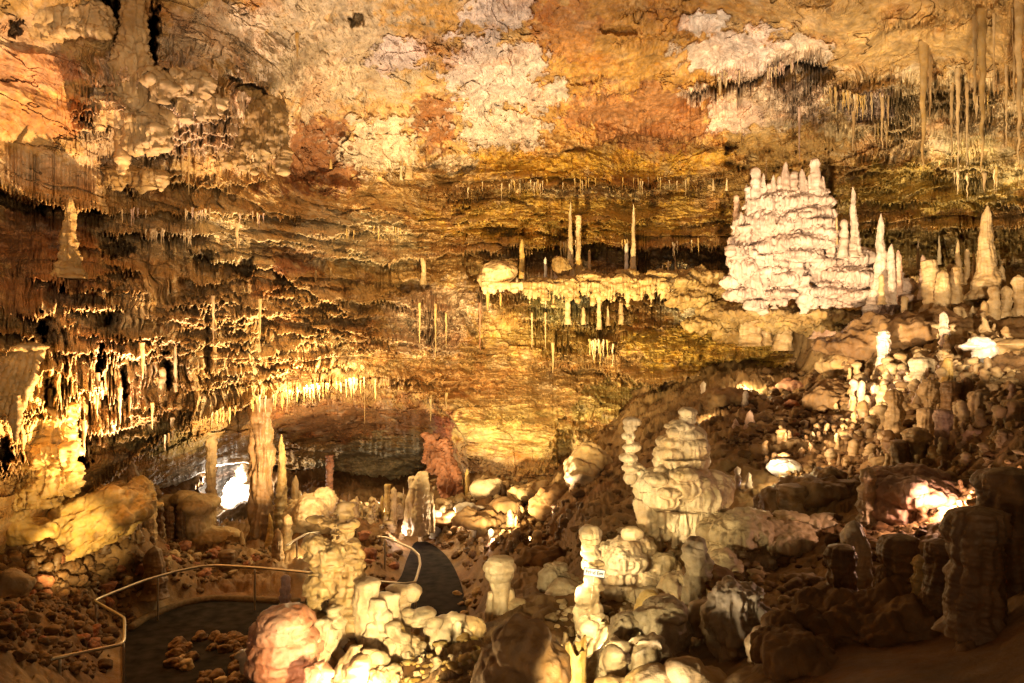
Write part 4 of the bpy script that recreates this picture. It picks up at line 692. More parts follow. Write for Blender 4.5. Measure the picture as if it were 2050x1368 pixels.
# fallen slab with two little stalagmites on it
bmv = []
def slab(name, label, Y, top, bot, dy, pal, seed, vox, lump=.08, cat='boulder'):
    """a fallen block: upper outline and lower outline from left to right, thickness dy"""
    bm = bmesh.new(); n = len(top)
    fr = [at(u, v, Y) for u, v in top]+[at(u, v, Y-.3) for u, v in bot[::-1]]; bk = [at(u, v, Y)+Vector((0, dy, 0)) for u, v in top]+[at(u, v, Y-.3)+Vector((0, dy, 0)) for u, v in bot[::-1]]
    a = [bm.verts.new(p) for p in fr]; b = [bm.verts.new(p) for p in bk]; m = len(a)
    bm.faces.new(a); bm.faces.new(b[::-1])
    for i in range(m): bm.faces.new((a[i], b[i], b[(i+1) % m], a[(i+1) % m]))
    bmesh.ops.recalc_face_normals(bm, faces=bm.faces); me = bpy.data.meshes.new('s'); bm.to_mesh(me); bm.free()
    o = bpy.data.objects.new('s', me); COL.objects.link(o); mo = o.modifiers.new('r', 'REMESH'); mo.mode = 'VOXEL'; mo.voxel_size = vox; s = o.modifiers.new('s', 'SMOOTH'); s.iterations = 2
    dg = bpy.context.evaluated_depsgraph_get(); dg.update(); e = o.evaluated_get(dg); m2 = e.to_mesh(); V = np.array([v.co[:] for v in m2.vertices], np.float32); N = np.array([v.normal[:] for v in m2.vertices], np.float32); Fq = np.array([p.vertices[:] for p in m2.polygons]); e.to_mesh_clear(); bpy.data.objects.remove(o)
    x, y, z = V.T; d = lump*fbm(x*1.3, y*1.3, z*1.3+seed, 4)*2+.11*ridge(x*1.2+z*1.5, y*2, z*4-x*2.4, 4)+.07*fbm(x*6, y*6, z*6, 3)-.1*np.clip(noise(x*3, y*3, z*3+2)-.2, 0, 1)
    d += .05*np.clip(noise(x*14, y*14, z*14+3)+.1, 0, 1)*sst(0, .3, noise(x*1.6, y*1.6, z*1.6+11))
    V = V+N*d[:, None]; base = Vector((float(x.mean()), float(y.mean()), float(z.min()))); cols = rock_cols(V*.8, pal, seed); cr_ = sst(.0, .3, fbm(x*1.4, y*1.4, z*1.4+17, 4)+.35*(N[:, 2]-.4))[:, None]; cols = cols*(1-.65*cr_)+np.array((.16, .09, .04))*.65*cr_*(1 if pal == 'yellow' else .4)+cols*.65*cr_*(0 if pal == 'yellow' else .6)
    return tag(link(name, mesh_np(name, V-np.array(base, np.float32), Fq, cols, M_WALL), loc=base), label, cat)
slab('boulder','tilted yellow lit fallen slab at the foot of the left wall',18.0,[(38,1082),(75,1050),(120,1018),(170,998),(225,990),(246,1005)],[(50,1108),(90,1118),(140,1116),(185,1092),(225,1062),(258,1040)],1.6,'yellow',81,.03,.14)
stal(213,962,1004,13,18.8,'knob','yellow','little beaded stalagmite on the upper end of the fallen slab'); stal(131,998,1024,9,18.6,'knob','yellow','smaller beaded stalagmite on the middle of the fallen slab')
slab('boulder','smooth white boulder glowing inside the passage behind the arch',37,[(455,970),(468,955),(500,962),(512,990)],[(440,1010),(462,1024),(490,1016),(515,1005)],1.6,'pale',82,.07)
slab('boulder','dark flat beam of rock leaning across the passage mouth',33,[(428,1042),(470,1020),(512,1000)],[(432,1062),(470,1052),(512,1036)],1.5,'grey',83,.07)
slab('boulder','small dark boulder standing on the white one in the passage',37,[(474,945),(486,930),(496,948)],[(472,962),(486,968),(498,962)],.8,'grey',84,.05)
# left wall masses
formation('column','massive fluted golden column group rising at the left wall','column',16.6,[T((106,820,36),(104,870,30),(110,930,26),(118,990,26)),T((60,830,20,.1),(75,880,30,.1),(78,930,20,0),(75,1012,32,0)),T((44,925,8),(40,950,20),(36,1018,34)),T((130,810,14),(128,900,14),(134,975,14)),T((20,930,7),(12,960,20),(5,1040,30)),B(95,880,42,14),B(85,850,30,12),B(108,905,34,14)]+teeth(60,140,905,12,30,7,-.55,31),'yellow',.026,.12,.15,.03,.05,M_FAR,51)
for a in [(52,775,850,11,'slim column in the bunch above the golden column group'),(63,770,852,9,'second slim column in the bunch above the golden column group'),(82,765,850,12,'third slim column in the bunch above the golden column group'),(100,778,848,10,'rightmost slim column in the bunch above the golden column group')]:
    stal(a[0],a[1],a[2],a[3],16.4,'column','yellow',a[4],'column',name='column')
formation('drapery','fan of slanting folded cave curtain at the left edge','drapery',14.0,sum([[T((84-11*k,694+2*k,6),(70-13*k,745,5),(50-13*k,800,4.5),(34-12*k,838+5*(k%3),3))] for k in range(8)],[])+[B(60,695,30,9),B(20,700,36,9),T((34,790,7,-.1),(30,850,7,-.1),(33,880,2,-.1))],'umber',.016,.04,.05,.02,.012,M_FAR,52)
stal(141,394,548,44,16.8,'spire','umber','ribbed column widening downward under the dark ceiling slot at left','column',name='column',ra=.2,fl=.3,mat=M_WALL)
formation('flowstone','huge layered column like flowstone mass in the upper left','flowstone',17.6,[T((268,-20,12),(268,50,13),(264,100,22),(262,140,34),(268,190,42),(272,215,36)),T((283,90,8,-.1),(285,170,16,-.1),(300,230,10,-.1)),B(240,215,60,16),T((225,120,8,.1),(232,190,24,.1)),T((246,225,14),(248,280,7),(246,350,3)),B(285,250,42,18),T((302,210,9,-.1),(304,255,8,-.1)),B(320,240,24,30,.2),T((320,260,20),(322,300,12),(300,310,6))]+teeth(190,250,232,10,24,6,-.35,34)+teeth(255,325,268,12,30,7,-.35,35),'tan',.026,.09,.16,.01,.03,M_WALL,54)
for k,(u0,u1,v,lb,rv) in enumerate([(300,345,182,'rounded rock shelf right of the dark cleft in the upper left',26),(320,420,170,'humped pale rib of flowstone under the ceiling at upper left',16),(352,450,212,'pale drip fringed shelf with dark stain in the upper left',14),(440,575,262,'broad fluted apron flowing down at the upper left',52),(60,150,65,'pale bulging hanging rock at the top left',40),(140,215,60,'pointed pale rock nose at the top left',38),
  (210,330,356,'low fringed shelf under the upper left mass',12)]):
    Yv = wallY((u0+u1)/2, v-rv*.5, 6)+.1; w = (u1-u0)/2; n = int((u1-u0)/7)
    L = {3:70, 7:60}.get(k, 24 if k not in (4, 5) else 12)
    formation('flowstone', lb, 'flowstone', Yv, [B((u0+u1)/2,v-rv*.4,w*.8,rv*.8,.1,.45),B(u0+w*.5,v-rv*.8,w*.4,rv*.7,.2,.4),B(u1-w*.5,v-rv*.6,w*.4,rv*.7,.2,.4),B(u0+w*.9,v-rv*1.1,w*.3,rv*.5,.2,.4)]+teeth(u0+4,u1-4,v,n,L,4.5,-.2,60+k), 'umber' if k in (3, 6, 7) else 'tan', .026, .14, .16, .01, .04, M_WALL, 60+k)
# pink white shield formation on the right
sh = [T((1513,378,10),(1520,420,20)),
 B(1566,396,26,16),B(1600,392,22,16),B(1636,390,18,14),B(1572,412,34,20),B(1602,405,30,22),B(1640,405,22,18),B(1598,432,36,18),B(1640,430,24,20),B(1540,415,34,30),B(1525,450,40,36),B(1560,460,40,40),B(1620,452,44,14),B(1625,470,46,16),B(1585,490,60,22),B(1630,490,40,18),
 B(1548,500,46,24),B(1500,470,22,24),B(1488,455,13,24),B(1482,490,16,20),B(1575,515,56,14),B(1560,530,36,16),B(1492,540,24,28,-.3),B(1480,525,14,16),B(1512,565,18,30,-.4),B(1552,560,34,20,-.2),B(1500,590,42,16),B(1545,592,46,15),B(1470,568,20,16),
 B(1622,552,26,16,.1),B(1650,530,40,18,.1),B(1690,512,34,18,.1),B(1725,520,34,22,.1),B(1665,555,44,24),B(1710,560,54,26),B(1752,560,44,24),B(1790,575,34,22),B(1650,588,54,15),B(1710,595,70,16),B(1775,600,50,16),T((1600,545,8),(1590,575,6),(1580,590,8)),B(1645,455,16,20)]+[T((1490+17*k,455+25*((k*7)%5),7,-.35),(1490+17*k+3*(k%3),505+25*((k*7)%5),4.5,-.4),(1490+17*k,530+25*((k*7)%5),2.5,-.35)) for k in range(11)]
for q in [(1575,1615,432,8,10),(1600,1660,448,12,14),(1580,1620,470,8,14),(1620,1662,476,8,12),(1590,1640,508,10,12),(1520,1572,520,10,18),(1525,1570,545,9,12),(1500,1570,606,12,10),(1620,1700,604,12,12),(1735,1810,608,14,24),(1465,1500,500,6,14),(1640,1690,572,6,8)]:
    sh += teeth(q[0], q[1], q[2], q[3], q[4], 3.6, -.55 if q[0] != 1735 else -.4, q[0])
SF = formation('shield_formation', 'great pink white tiered formation with towers, brightly lit on the right', 'formation', 24, sh, 'rose', .027, .11, .2, .0, .03, M_FAR, 90)
for k, (u, vt, vb, w) in enumerate([(1513,334,425,26),(1528,346,420,18),(1573,324,405,26),(1632,316,400,26),(1607,338,410,28),(1548,350,415,22),(1590,342,405,20),(1648,352,410,18),(1620,350,410,16),(1540,366,420,16),(1500,396,470,22),(1484,424,480,22),(1560,352,410,14),(1656,382,430,16)]):
    kk = 23.8/FPX; o = link('spire', lathe_mesh('spire', 'rose', M_FAR, (vb-vt)*kk, w*.5*kk, prof='cone' if k % 3 else 'knob', seed=500+k, segs=36, rings=60, ring_amp=.12, fl=.2), SF); o.location = at(u, vb, 23.8)-SF.location
formation('ledge','dark layered rock ledge carrying the great pink white formation','ledge',25.2,[B(1500,628,70,14,0,1.6),B(1600,634,90,14,0,1.6),B(1700,640,90,14,0,1.6),B(1790,645,60,15,0,1.6),B(1560,650,60,14,.4,1.4),B(1680,658,80,16,.4,1.4),B(1780,660,50,18,.3,1.4)],'umber',.045,.2,.1,.12,.08,M_WALL,94)
formation('flowstone','rounded flowstone dome at the left end of the lit middle ledge','flowstone',28,[B(1000,545,34,22,.2,.9),B(985,560,26,20),B(1005,535,16,10,-.2)]+teeth(968,1060,572,12,14,4,-.4,36),'tan',.04,.08,.05,.05,.02,M_FAR,91)
formation('flowstone','pale lumpy flowstone apron running right along the middle ledge','flowstone',27.6,[B(1140,566,50,10,.6,.9),B(1180,556,30,10,.5,.9),B(1230,562,56,10,.4,.9),B(1290,568,46,12,.5,.9),B(1320,552,30,10,.6,.9),B(1125,535,14,22,.9),B(1360,566,34,14,.9,.9),B(1080,570,40,8,.6,.9),B(1255,548,20,8,.4),B(1205,575,30,10,.3)]+teeth(1050,1340,580,44,28,2.6,-.3,37),'umber',.032,.14,.09,.03,.025,M_FAR,92)
formation('flowstone','knobbly pale flowstone cascade below the right of the middle ledge','flowstone',28.5,[B(1395,556,50,16,.6,.8),B(1430,580,40,16,.4,.8),B(1385,600,44,14,.3),B(1440,625,40,16,0),B(1490,645,50,18,-.4,.8),B(1540,655,40,20,-.6,.8),B(1600,660,46,20,-.8,.8),B(1355,590,24,10,.4),B(1410,650,40,14,0),B(1460,670,30,14,-.3)],'umber',.036,.24,.1,.05,.05,M_FAR,93)
for k,(u,v,r,lb) in enumerate([(1528,660,20,'pear shaped knob, left one under the shield platform'),(1567,668,22,'pear shaped knob, right one under the shield platform'),(1500,655,26,'broad ribbed knob left of the pear shaped ones'),(1650,640,26,'pointed orange cone under the shield platform'),(1668,648,24,'ribbed orange knob right of the pointed cone')]):
    stal(u, v-r*1.1, v+r*1.1, r*1.7, 25.6-k*.2, 'blunt', 'pink' if k > 2 else 'tan', lb)

# ---- stalactites one can tell apart
for a in [(1966,30,352,26,18.6,'umber','longest stalactite, hanging from the ceiling near the right edge'),(1952,45,230,16,18.9,'tan','stalactite close left of the longest one near the right edge'),(2040,12,330,26,17.2,'tan','long brown stalactite at the right edge of the view'),(2030,30,250,12,17.6,'tan','thinner stalactite touching the long brown one at the right edge'),
 (1848,95,345,26,21.5,'umber','long pale drapery like stalactite right of centre right ceiling'),(1862,120,262,13,21.5,'tan','short companion right of the long pale drapery stalactite'),(1918,150,352,16,21,'tan','long thin stalactite between the pale drapery and the longest one'),(1936,180,340,11,20.8,'tan','wavy thin stalactite left of the longest one'),(1905,180,330,12,21.2,'tan','thin stalactite behind the wavy one at upper right'),
 (1708,205,302,15,24.5,'tan','blunt stalactite hanging alone on the right wall'),(1766,200,300,12,24,'tan','slim stalactite right of the blunt lone one'),(1778,205,262,8,24,'tan','short slim stalactite beside the slim right wall one'),(1990,40,200,9,19,'tan','thin stalactite right of the longest one'),(2015,140,300,10,19,'tan','thin stalactite between the longest and the right edge'),
 (1600,228,325,9,26,'pink','thin beaded stalactite pointing down at the shield formation'),(1450,155,172,6,27,'cream','small stalactite at the lit crack of the right ceiling'),(1970,360,385,14,22,'tan','stub with drips under the longest stalactite'),(1002,598,622,10,27,'ochre','folded hanging tongue below the flowstone dome'),
 (975,562,622,22,27,'ochre','orange folded curtain hanging left of the middle ledge'),(961,620,705,8,0,'rust','reddish thin stalactite on the centre wall'),(840,620,720,7,0,'umber','needle stalactite on the left of the centre curtain'),(872,622,718,8,0,'umber','needle stalactite in the middle of the centre curtain'),(893,640,700,6,0,'umber','short needle at the right of the centre curtain'),
 (1092,640,700,6,0,'tan','long drip below the left half of the middle ledge'),(1065,640,700,5,0,'tan','long thin drip on the left below the middle ledge'),(1092,580,620,6,27.2,'cream','thin drip from the rim of the middle ledge'),(1107,700,750,10,0,'umber','pointed drip cluster low on the centre wall'),
 (862,805,845,9,0,'umber','small orange stalactite under the right of the arch'),(893,800,822,10,0,'umber','stubby stalactite under the right end of the arch'),(730,790,850,4,0,'umber','needle hanging inside the arch'),(632,555,595,6,0,'umber','tan stalactite on the wall above the bright patch'),(662,550,590,6,0,'umber','slanted tan stalactite on the wall above the bright patch'),
 (520,612,690,10,0,'umber','stout stalactite on the brightest wall at left'),(427,605,690,10,0,'umber','long stalactite beside the dark slot of the bright wall'),(595,80,118,12,20,'ochre','ochre tooth under the cream ceiling at upper left'),(475,460,500,14,24,'tan','pointed rock tooth above the arch wall'),
 (378,300,392,8,20.5,'ochre','long orange needle under the upper left shelf'),(563,200,262,8,22.5,'cream','thin column like stalactite right of the upper left apron'),(305,820,860,10,20,'yellow','stalactite at the left end of the arch lip'),(345,850,882,12,21.4,'cream','ragged tooth on the left of the arch lip'),
 (178,905,920,10,18,'tan','drop shaped stalactite by the dark hole at left'),(168,855,915,16,17.4,'tan','plump drop stalactite before the dark hole at left'),(195,760,840,14,17,'tan','folded stalactite over the left wall hollow'),(240,790,850,14,18,'tan','wedge stalactite right of the folded one on the left wall'),
 (285,700,760,16,18.8,'tan','triangular curtain tooth right of the comb fringe')]:
    tite(*a, sq=.6)
# fringes: rows of small ones, each row shares one look
RF = random.Random(21)
base_t = [lathe_mesh('stalactite', p, M_FAR, 1.0, .09, prof=q, seed=200+i, segs=9, rings=14, ring_amp=.12, fl=.12, wob=.4) for i, (p, q) in enumerate([('yellow','tite'),('yellow','bulb'),('tan','tite'),('cream','tite'),('cream','bulb'),('pink','tite'),('tan','bulb')])]
def fringe(poly, n, L0, L1, vr, label, group, w=(4, 8), dy=-.03):
    p = np.array(poly, float)
    cl = [RF.uniform(p[0, 0], p[-1, 0]) for _ in range(max(3, n//5))]
    for k in range(n):
        u = min(max(RF.choice(cl)+RF.gauss(0, (p[-1, 0]-p[0, 0])*.035), p[0, 0]), p[-1, 0]); v = float(np.interp(u, p[:, 0], p[:, 1]))+RF.uniform(-6, 4); Yv = wallY(u, v-4, 4)+dy
        L = RF.uniform(L0, L1)*RF.choice((.5, .8, 1, 1.2)); k_ = Yv/FPX; o = bpy.data.objects.new('stalactite', RF.choice([base_t[i] for i in vr])); COL.objects.link(o)
        r = RF.uniform(*w)*k_/.24; o.location = at(u, v+L, Yv); o.scale = (r, r, (L+12)*k_); o.rotation_euler[2] = RF.uniform(0, 6.28); tag(o, label, 'stalactite', group)
fringe([(330,886),(420,840),(520,805),(620,788),(720,770),(800,786)],60,10,26,(0,1,3),'short golden stalactite in the dense row along the arch lip','stalactites along the arch lip')
fringe([(1380,176),(1430,166),(1500,152),(1560,142),(1620,118)],26,8,26,(3,4,5),'small pale stalactite over the dark ceiling crack at upper right','stalactites over the ceiling crack')
fringe([(1640,182),(1720,205),(1830,195)],24,16,44,(0,2,3),'thin tan stalactite on the upper row of the right wall','upper row on the right wall')
fringe([(1650,245),(1760,262),(1860,240)],11,18,40,(0,2,3),'thin tan stalactite on the lower row of the right wall','lower row on the right wall')
fringe([(1870,190),(1960,205),(2050,190)],18,16,60,(0,2),'thin hanging stalactite of the row behind the longest ones','row behind the longest stalactites')
fringe([(1885,350),(1940,362),(1995,350)],12,20,44,(0,3),'pale drip in the tuft below the longest stalactite','tuft below the longest stalactite')
fringe([(900,388),(1000,378),(1200,374),(1380,370),(1450,354)],40,8,22,(0,3),'tiny pale stalactite along the straight white bedding line','stalactites along the white bedding line',(3,5))
fringe([(1110,495),(1200,492),(1300,500),(1400,494)],22,10,30,(0,3),'small stalactite over the dark recess behind the middle ledge','stalactites over the ledge recess',(3,6))
fringe([(1070,690),(1150,690),(1235,700)],20,14,36,(0,3),'yellow drip on the wall below the middle ledge','drips below the middle ledge',(4,7))
fringe([(640,475),(760,468),(860,470)],14,5,12,(0,3),'tiny stalactite on the pale band left of centre','tiny stalactites on the pale band',(3,4))
fringe([(210,430),(330,430),(560,440)],24,8,20,(2,3,5),'small stalactite under the upper left bedding edge','stalactites under the upper left bedding edge',(3,6))
fringe([(200,470),(300,474),(420,472)],18,10,24,(2,3),'small stalactite over the dark pocket on the left wall','stalactites over the left wall pocket',(4,7))

# ---- loose stones: each one a thing
RS = random.Random(33)
def rock_mesh(seed, pal):
    bm = bmesh.new(); bmesh.ops.create_icosphere(bm, subdivisions=4, radius=1); V = np.array([v.co[:] for v in bm.verts], np.float32); Fq = np.array([[v.index for v in f.verts] for f in bm.faces]); bm.free()
    x, y, z = V.T; d = 1+.42*fbm(x*.9+seed, y*.9, z*.9, 3)*1.6+.14*ridge(x*2+seed, y*2, z*2, 2)+.05*fbm(x*7, y*7, z*7+seed, 2); V = V*d[:, None]*np.array((1, .9, .68), np.float32)
    return mesh_np('stone', V, Fq, rock_cols(V+seed, pal, seed, 1.2), M_MUD)
rocks = {p: [rock_mesh(i*9+len(p)+k, p) for i in range(3)] for k, p in enumerate(('brown', 'tan', 'rust', 'cream', 'dark'))}; rocks['red'] = rocks['rust']
def scatter(cu, cv, ru, rv, n, s0, s1, pals, label, group):
    for k in range(n):
        a = RS.random()*6.28; q = RS.random()**.5; u = cu+ru*q*math.cos(a); v = cv+rv*q*math.sin(a); p = fpt(u, v); s = RS.uniform(s0, s1)*p.y/FPX
        o = bpy.data.objects.new('stone', RS.choice(rocks[RS.choice(pals)])); COL.objects.link(o); o.location = p+Vector((0, 0, s*.2)); o.scale = (s*RS.uniform(.8, 1.25), s, s*RS.uniform(.8, 1.2)); o.rotation_euler = (RS.uniform(-.5, .5), RS.uniform(-.5, .5), RS.uniform(0, 6.28)); tag(o, label, 'stone', group)
scatter(120,1240,130,90,90,6,17,('brown','dark','brown','red'),'rough reddish brown stone on the slope left of the handrail','stones left of the handrail')
scatter(380,1150,150,30,36,7,15,('brown','red','tan'),'small brown stone in the bed between handrail and arch','stones between handrail and arch')
scatter(720,1140,90,36,26,6,14,('brown','red'),'brown stone in the pit beside the centre railing','stones beside the centre railing')
scatter(1000,1075,130,50,34,6,16,('brown','tan'),'brown stone on the dark slope at the rear centre','stones on the rear centre slope')
scatter(940,1180,26,60,12,6,12,('brown','tan'),'small stone on the bank right of the dark path','stones right of the dark path')
scatter(1620,860,110,50,20,7,16,('brown','red'),'brown stone in the earthy hollow of the right slope','stones in the earthy hollow')
scatter(1860,860,170,110,30,8,20,('brown','tan','cream'),'tan stone wedged among the knobbly stalagmites of the right slope','stones among the right slope stalagmites')
scatter(1520,1180,90,60,10,8,20,('tan','brown'),'stone lying under the cream flowstone apron','stones under the flowstone apron')
# crowds of little stalagmites, each its own thing
kn = [lathe_mesh('stalagmite', p, M_FORM, 1.0, .2, prof=q, seed=300+i, segs=14, rings=26, ring_amp=.2, fl=.2, wob=.35) for i, (p, q) in enumerate([('tan','knob'),('tan','blunt'),('tan','stump'),('cream','knob'),('brown','blunt'),('brown','stump'),('cream','mush'),('tan','mush'),('pink','knob'),('brown','knob')])]
def crowd(cu, cv, ru, rv, n, h0, h1, vr, label, group, wr=(.28, .6)):
    for k in range(n):
        a = RS.random()*6.28; q = RS.random()**.5; u = cu+ru*q*math.cos(a); v = cv+rv*q*math.sin(a); p = fpt(u, v); h = RS.uniform(h0, h1)*p.y/FPX
        o = bpy.data.objects.new('stalagmite', RS.choice([kn[i] for i in vr])); COL.objects.link(o); o.location = p-Vector((0, 0, h*.12)); r = h*RS.uniform(*wr)/.4; o.scale = (r, r, h*1.1); o.rotation_euler[2] = RS.uniform(0, 6.28); tag(o, label, 'stalagmite', group)
crowd(1850,850,180,100,34,22,55,(0,1,2,4,5,7,8),'knobbly tan stalagmite in the crowd on the right slope','crowd of stalagmites on the right slope')
crowd(1640,930,120,60,12,14,34,(0,2,4,5,7),'small brown stalagmite on the slope round the white lit rock','stalagmites round the white lit rock')
crowd(1800,1010,200,60,12,18,44,(4,5,9,2),'dim brown stalagmite around the red lit rocks','stalagmites round the red lit rocks')
crowd(640,1065,90,26,11,20,50,(0,1,4,9),'small stalagmite at the foot of the arch columns','stalagmites at the feet of the arch columns')
crowd(310,1075,80,34,11,28,60,(4,5,9,1),'dark stalagmite in the thicket left of the arch','thicket left of the arch')
crowd(800,1062,90,16,22,14,40,(0,1,3,4),'slim stalagmite of the rear centre thicket','rear centre thicket')
crowd(1090,1080,90,60,8,16,34,(4,9,1,5),'brown knob on the dark slope behind the club shaped stalagmite','knobs on the dark slope at centre')
crowd(1260,1180,90,60,8,16,34,(3,6,0,2),'pale knob on the bank around the Fried Egg column','knobs around the Fried Egg column')
crowd(1240,1320,160,50,6,20,44,(0,1,2),'tan knob between the rocks at bottom centre','knobs at bottom centre')
crowd(800,1340,120,40,8,20,44,(3,6,0,2),'pale knob in the front left lit group','knobs in the front left lit group')
crowd(1960,600,80,20,4,30,60,(0,1,7),'tan stalagmite standing in the thicket on the right ledge','thicket on the right ledge')
# what nobody could count: rubble and the smallest knobs, one object each
def scatter_stuff(name, label, cat, base, regs, seed, mat, off, zsc=1.0):
    R = np.random.default_rng(seed); VV = []; FF = []; CC = []; n0 = 0
    for (cu, cv, ru, rv, n, s0, s1, pal) in regs:
        for k in range(n):
            a = R.random()*6.28; q = R.random()**.5; u = cu+ru*q*math.cos(a); v = cv+rv*q*math.sin(a); p = fpt(u, v)
            if p.z < .03 and p.y > 14 or p.y > 45: continue
            s = R.uniform(s0, s1)*R.choice((.6, .8, 1, 1.4))*p.y/FPX; bv, bf, = base[R.integers(len(base))]; t = R.random()*6.28; c_, s_ = math.cos(t), math.sin(t)
            W_ = bv*np.array((s*R.uniform(.8, 1.3), s, s*zsc*R.uniform(.7, 1.2)), np.float32); W_ = np.stack([W_[:, 0]*c_-W_[:, 1]*s_, W_[:, 0]*s_+W_[:, 1]*c_, W_[:, 2]], -1)+np.array((p.x, p.y, p.z+off*s), np.float32)
            VV.append(W_); FF.append(bf+n0); n0 += len(bv); c0, c1 = [np.array(x) for x in PAL[pal]]; m_ = R.random(); CC.append(np.tile((c0*m_+c1*(1-m_))*R.uniform(.6, 1.05), (len(bv), 1)))
    me = mesh_np(name, np.concatenate(VV), np.concatenate(FF), np.concatenate(CC), mat); return tag(link(name, me), label, cat, kind='stuff')
def ico_base(seed, sub=3):
    bm = bmesh.new(); bmesh.ops.create_icosphere(bm, subdivisions=sub, radius=1); V = np.array([v.co[:] for v in bm.verts], np.float32); Fq = np.array([[v.index for v in f.verts] for f in bm.faces]); bm.free()
    x, y, z = V.T; d = 1+.55*fbm(x*.9+seed, y*.9, z*.9, 3)*1.6+.16*ridge(x*1.8+seed, y*1.8, z*1.8, 2); return V*d[:, None]*np.array((1, .9, .7), np.float32), Fq
scatter_stuff('rubble','brown rubble and grit strewn over the cave floor','rubble',[ico_base(i*5.3) for i in range(8)],
 [(120,1240,160,120,420,3,11,'brown'),(120,1240,160,120,160,3,8,'dark'),(400,1150,170,40,200,2,7,'brown'),(740,1140,110,50,150,3,8,'brown'),(1020,1090,150,80,330,3,9,'brown'),(1250,1000,100,120,160,3,9,'brown'),(1650,870,230,110,520,3,9,'brown'),(1900,880,180,170,420,4,11,'tan'),(1620,850,160,60,200,3,8,'dark'),
  (1500,1230,120,80,120,4,12,'tan'),(1250,1250,160,80,200,4,12,'cream'),(850,1350,160,50,120,4,12,'ochre'),(640,1060,120,40,120,2,6,'tan'),(960,1010,120,40,120,2,7,'tan'),(1750,1120,220,60,130,4,12,'brown')], 3, M_MUD, .25)
kb = []
for i, q in enumerate(('knob', 'blunt', 'stump', 'mush', 'knob', 'cone')):
    V_, F_, c1_, c2_ = lathe(1.0, .2, q, seed=400+i, segs=9, rings=14, ring_amp=.2, fl=.2, wob=.35); F_ = np.concatenate([F_[:, [0, 1, 2]], F_[:, [0, 2, 3]], c1_, c2_]); kb.append((V_.astype(np.float32)*np.array((1.6, 1.6, 1)), F_))
scatter_stuff('stalagmite_thicket','countless small knobs and stalagmite stubs covering the slopes','stalagmites',kb,
 [(1850,860,190,140,260,12,30,'tan'),(1650,940,120,60,90,10,24,'brown'),(310,1080,90,40,50,14,34,'brown'),(650,1070,120,30,60,10,30,'tan'),(820,1065,110,22,60,8,28,'tan'),(1080,1080,110,70,60,10,24,'brown'),(1270,1180,90,70,60,12,28,'cream'),(1250,1310,150,60,40,14,30,'tan'),(820,1345,130,40,40,14,30,'cream'),(1900,690,150,40,60,10,26,'tan'),(120,1180,130,80,40,10,26,'brown')], 9, M_FORM, -.08)
# planted island of stones inside the curve of the path
for k in range(40):
    a = RS.random()*6.28; q = .35+.65*RS.random()**.5; u = 425+82*q*math.cos(a); v = 1325+62*q*math.sin(a); p = gp(u, v, 0); s = RS.uniform(10, 20)*p.y/FPX
    o = bpy.data.objects.new('stone', RS.choice(rocks['tan' if k % 9 == 0 else 'brown'])); COL.objects.link(o); o.location = p+Vector((0, 0, s*.35)); o.scale = (s, s*.9, s); o.rotation_euler = (0, 0, RS.uniform(0, 6)); tag(o, 'rough stone of the round heap inside the curve of the path', 'stone', 'stone heap inside the path curve')

# ---- kerb, railings, sign
def tube_path(name, pts, r, mat, parent=None, seg=8, loc=None):
    pts = [Vector(p) for p in pts]; sm = []
    for i in range(len(pts)-1):
        p0 = pts[max(i-1, 0)]; p1 = pts[i]; p2 = pts[i+1]; p3 = pts[min(i+2, len(pts)-1)]
        for k in range(5):
            t = k/5; c1 = .5*((2*p1)+(-p0+p2)*t+(2*p0-5*p1+4*p2-p3)*t*t+(-p0+3*p1-3*p2+p3)*t**3); l = p1.lerp(p2, t); sm.append(l.lerp(c1, .35))
    sm.append(pts[-1]); bm = bmesh.new(); rings = []
    for i, p in enumerate(sm):
        d = (sm[min(i+1, len(sm)-1)]-sm[max(i-1, 0)]).normalized(); a = d.cross(Vector((0, 0, 1))); a = a.normalized() if a.length > .1 else Vector((1, 0, 0)); b = d.cross(a).normalized()
        rings.append([bm.verts.new(p+(a*math.cos(q)+b*math.sin(q))*r) for q in [2*math.pi*k/seg for k in range(seg)]])
    for A_, B_ in zip(rings, rings[1:]):
        for k in range(seg): bm.faces.new((A_[k], A_[(k+1) % seg], B_[(k+1) % seg], B_[k]))
    bm.faces.new(rings[0]); bm.faces.new(rings[-1][::-1]); bmesh.ops.recalc_face_normals(bm, faces=bm.faces)
    if parent is not None:
        for v in bm.verts: v.co -= parent.location
    me = bpy.data.meshes.new(name); bm.to_mesh(me); bm.free(); me.materials.append(mat)
    for p in me.polygons: p.use_smooth = True
    return link(name, me, parent)
M_STEEL = plain('dull_steel_rail', (.50, .44, .36), .38, .85, 40, .12); M_KERB = plain('kerb_concrete', (.15, .105, .06), .9, 0, 12, .3, .1)
def railing(label, pts, posts, h=1.05, second=None):
    W3 = [gp(u, v, h) for u, v in pts]; root = bpy.data.objects.new('handrail', None); COL.objects.link(root); root.location = (W3[0].x, W3[0].y, 0); tag(root, label, 'handrail'); bpy.context.view_layer.update()
    tube_path('rail', W3, .032, M_STEEL, root)
    if second: tube_path('rail', [gp(u, v, h-.12) for u, v in second], .014, M_STEEL, root)
    for u, v in posts:
        q = gp(u, v, h); tube_path('post', [(q.x, q.y, -.1), (q.x, q.y, .5), (q.x, q.y, h-.03)], .026, M_STEEL, root)
railing('long steel handrail zigzagging along the path at lower left', [(-120,1368),(0,1342),(120,1316),(236,1292),(248,1282),(249,1262),(248,1238),(220,1221),(190,1203),(225,1187),(290,1162),(350,1145),(405,1134),(440,1132),(520,1137),(600,1145),(645,1150)], [(-60,1356),(247,1286),(192,1203),(316,1153),(510,1136),(120,1316)])
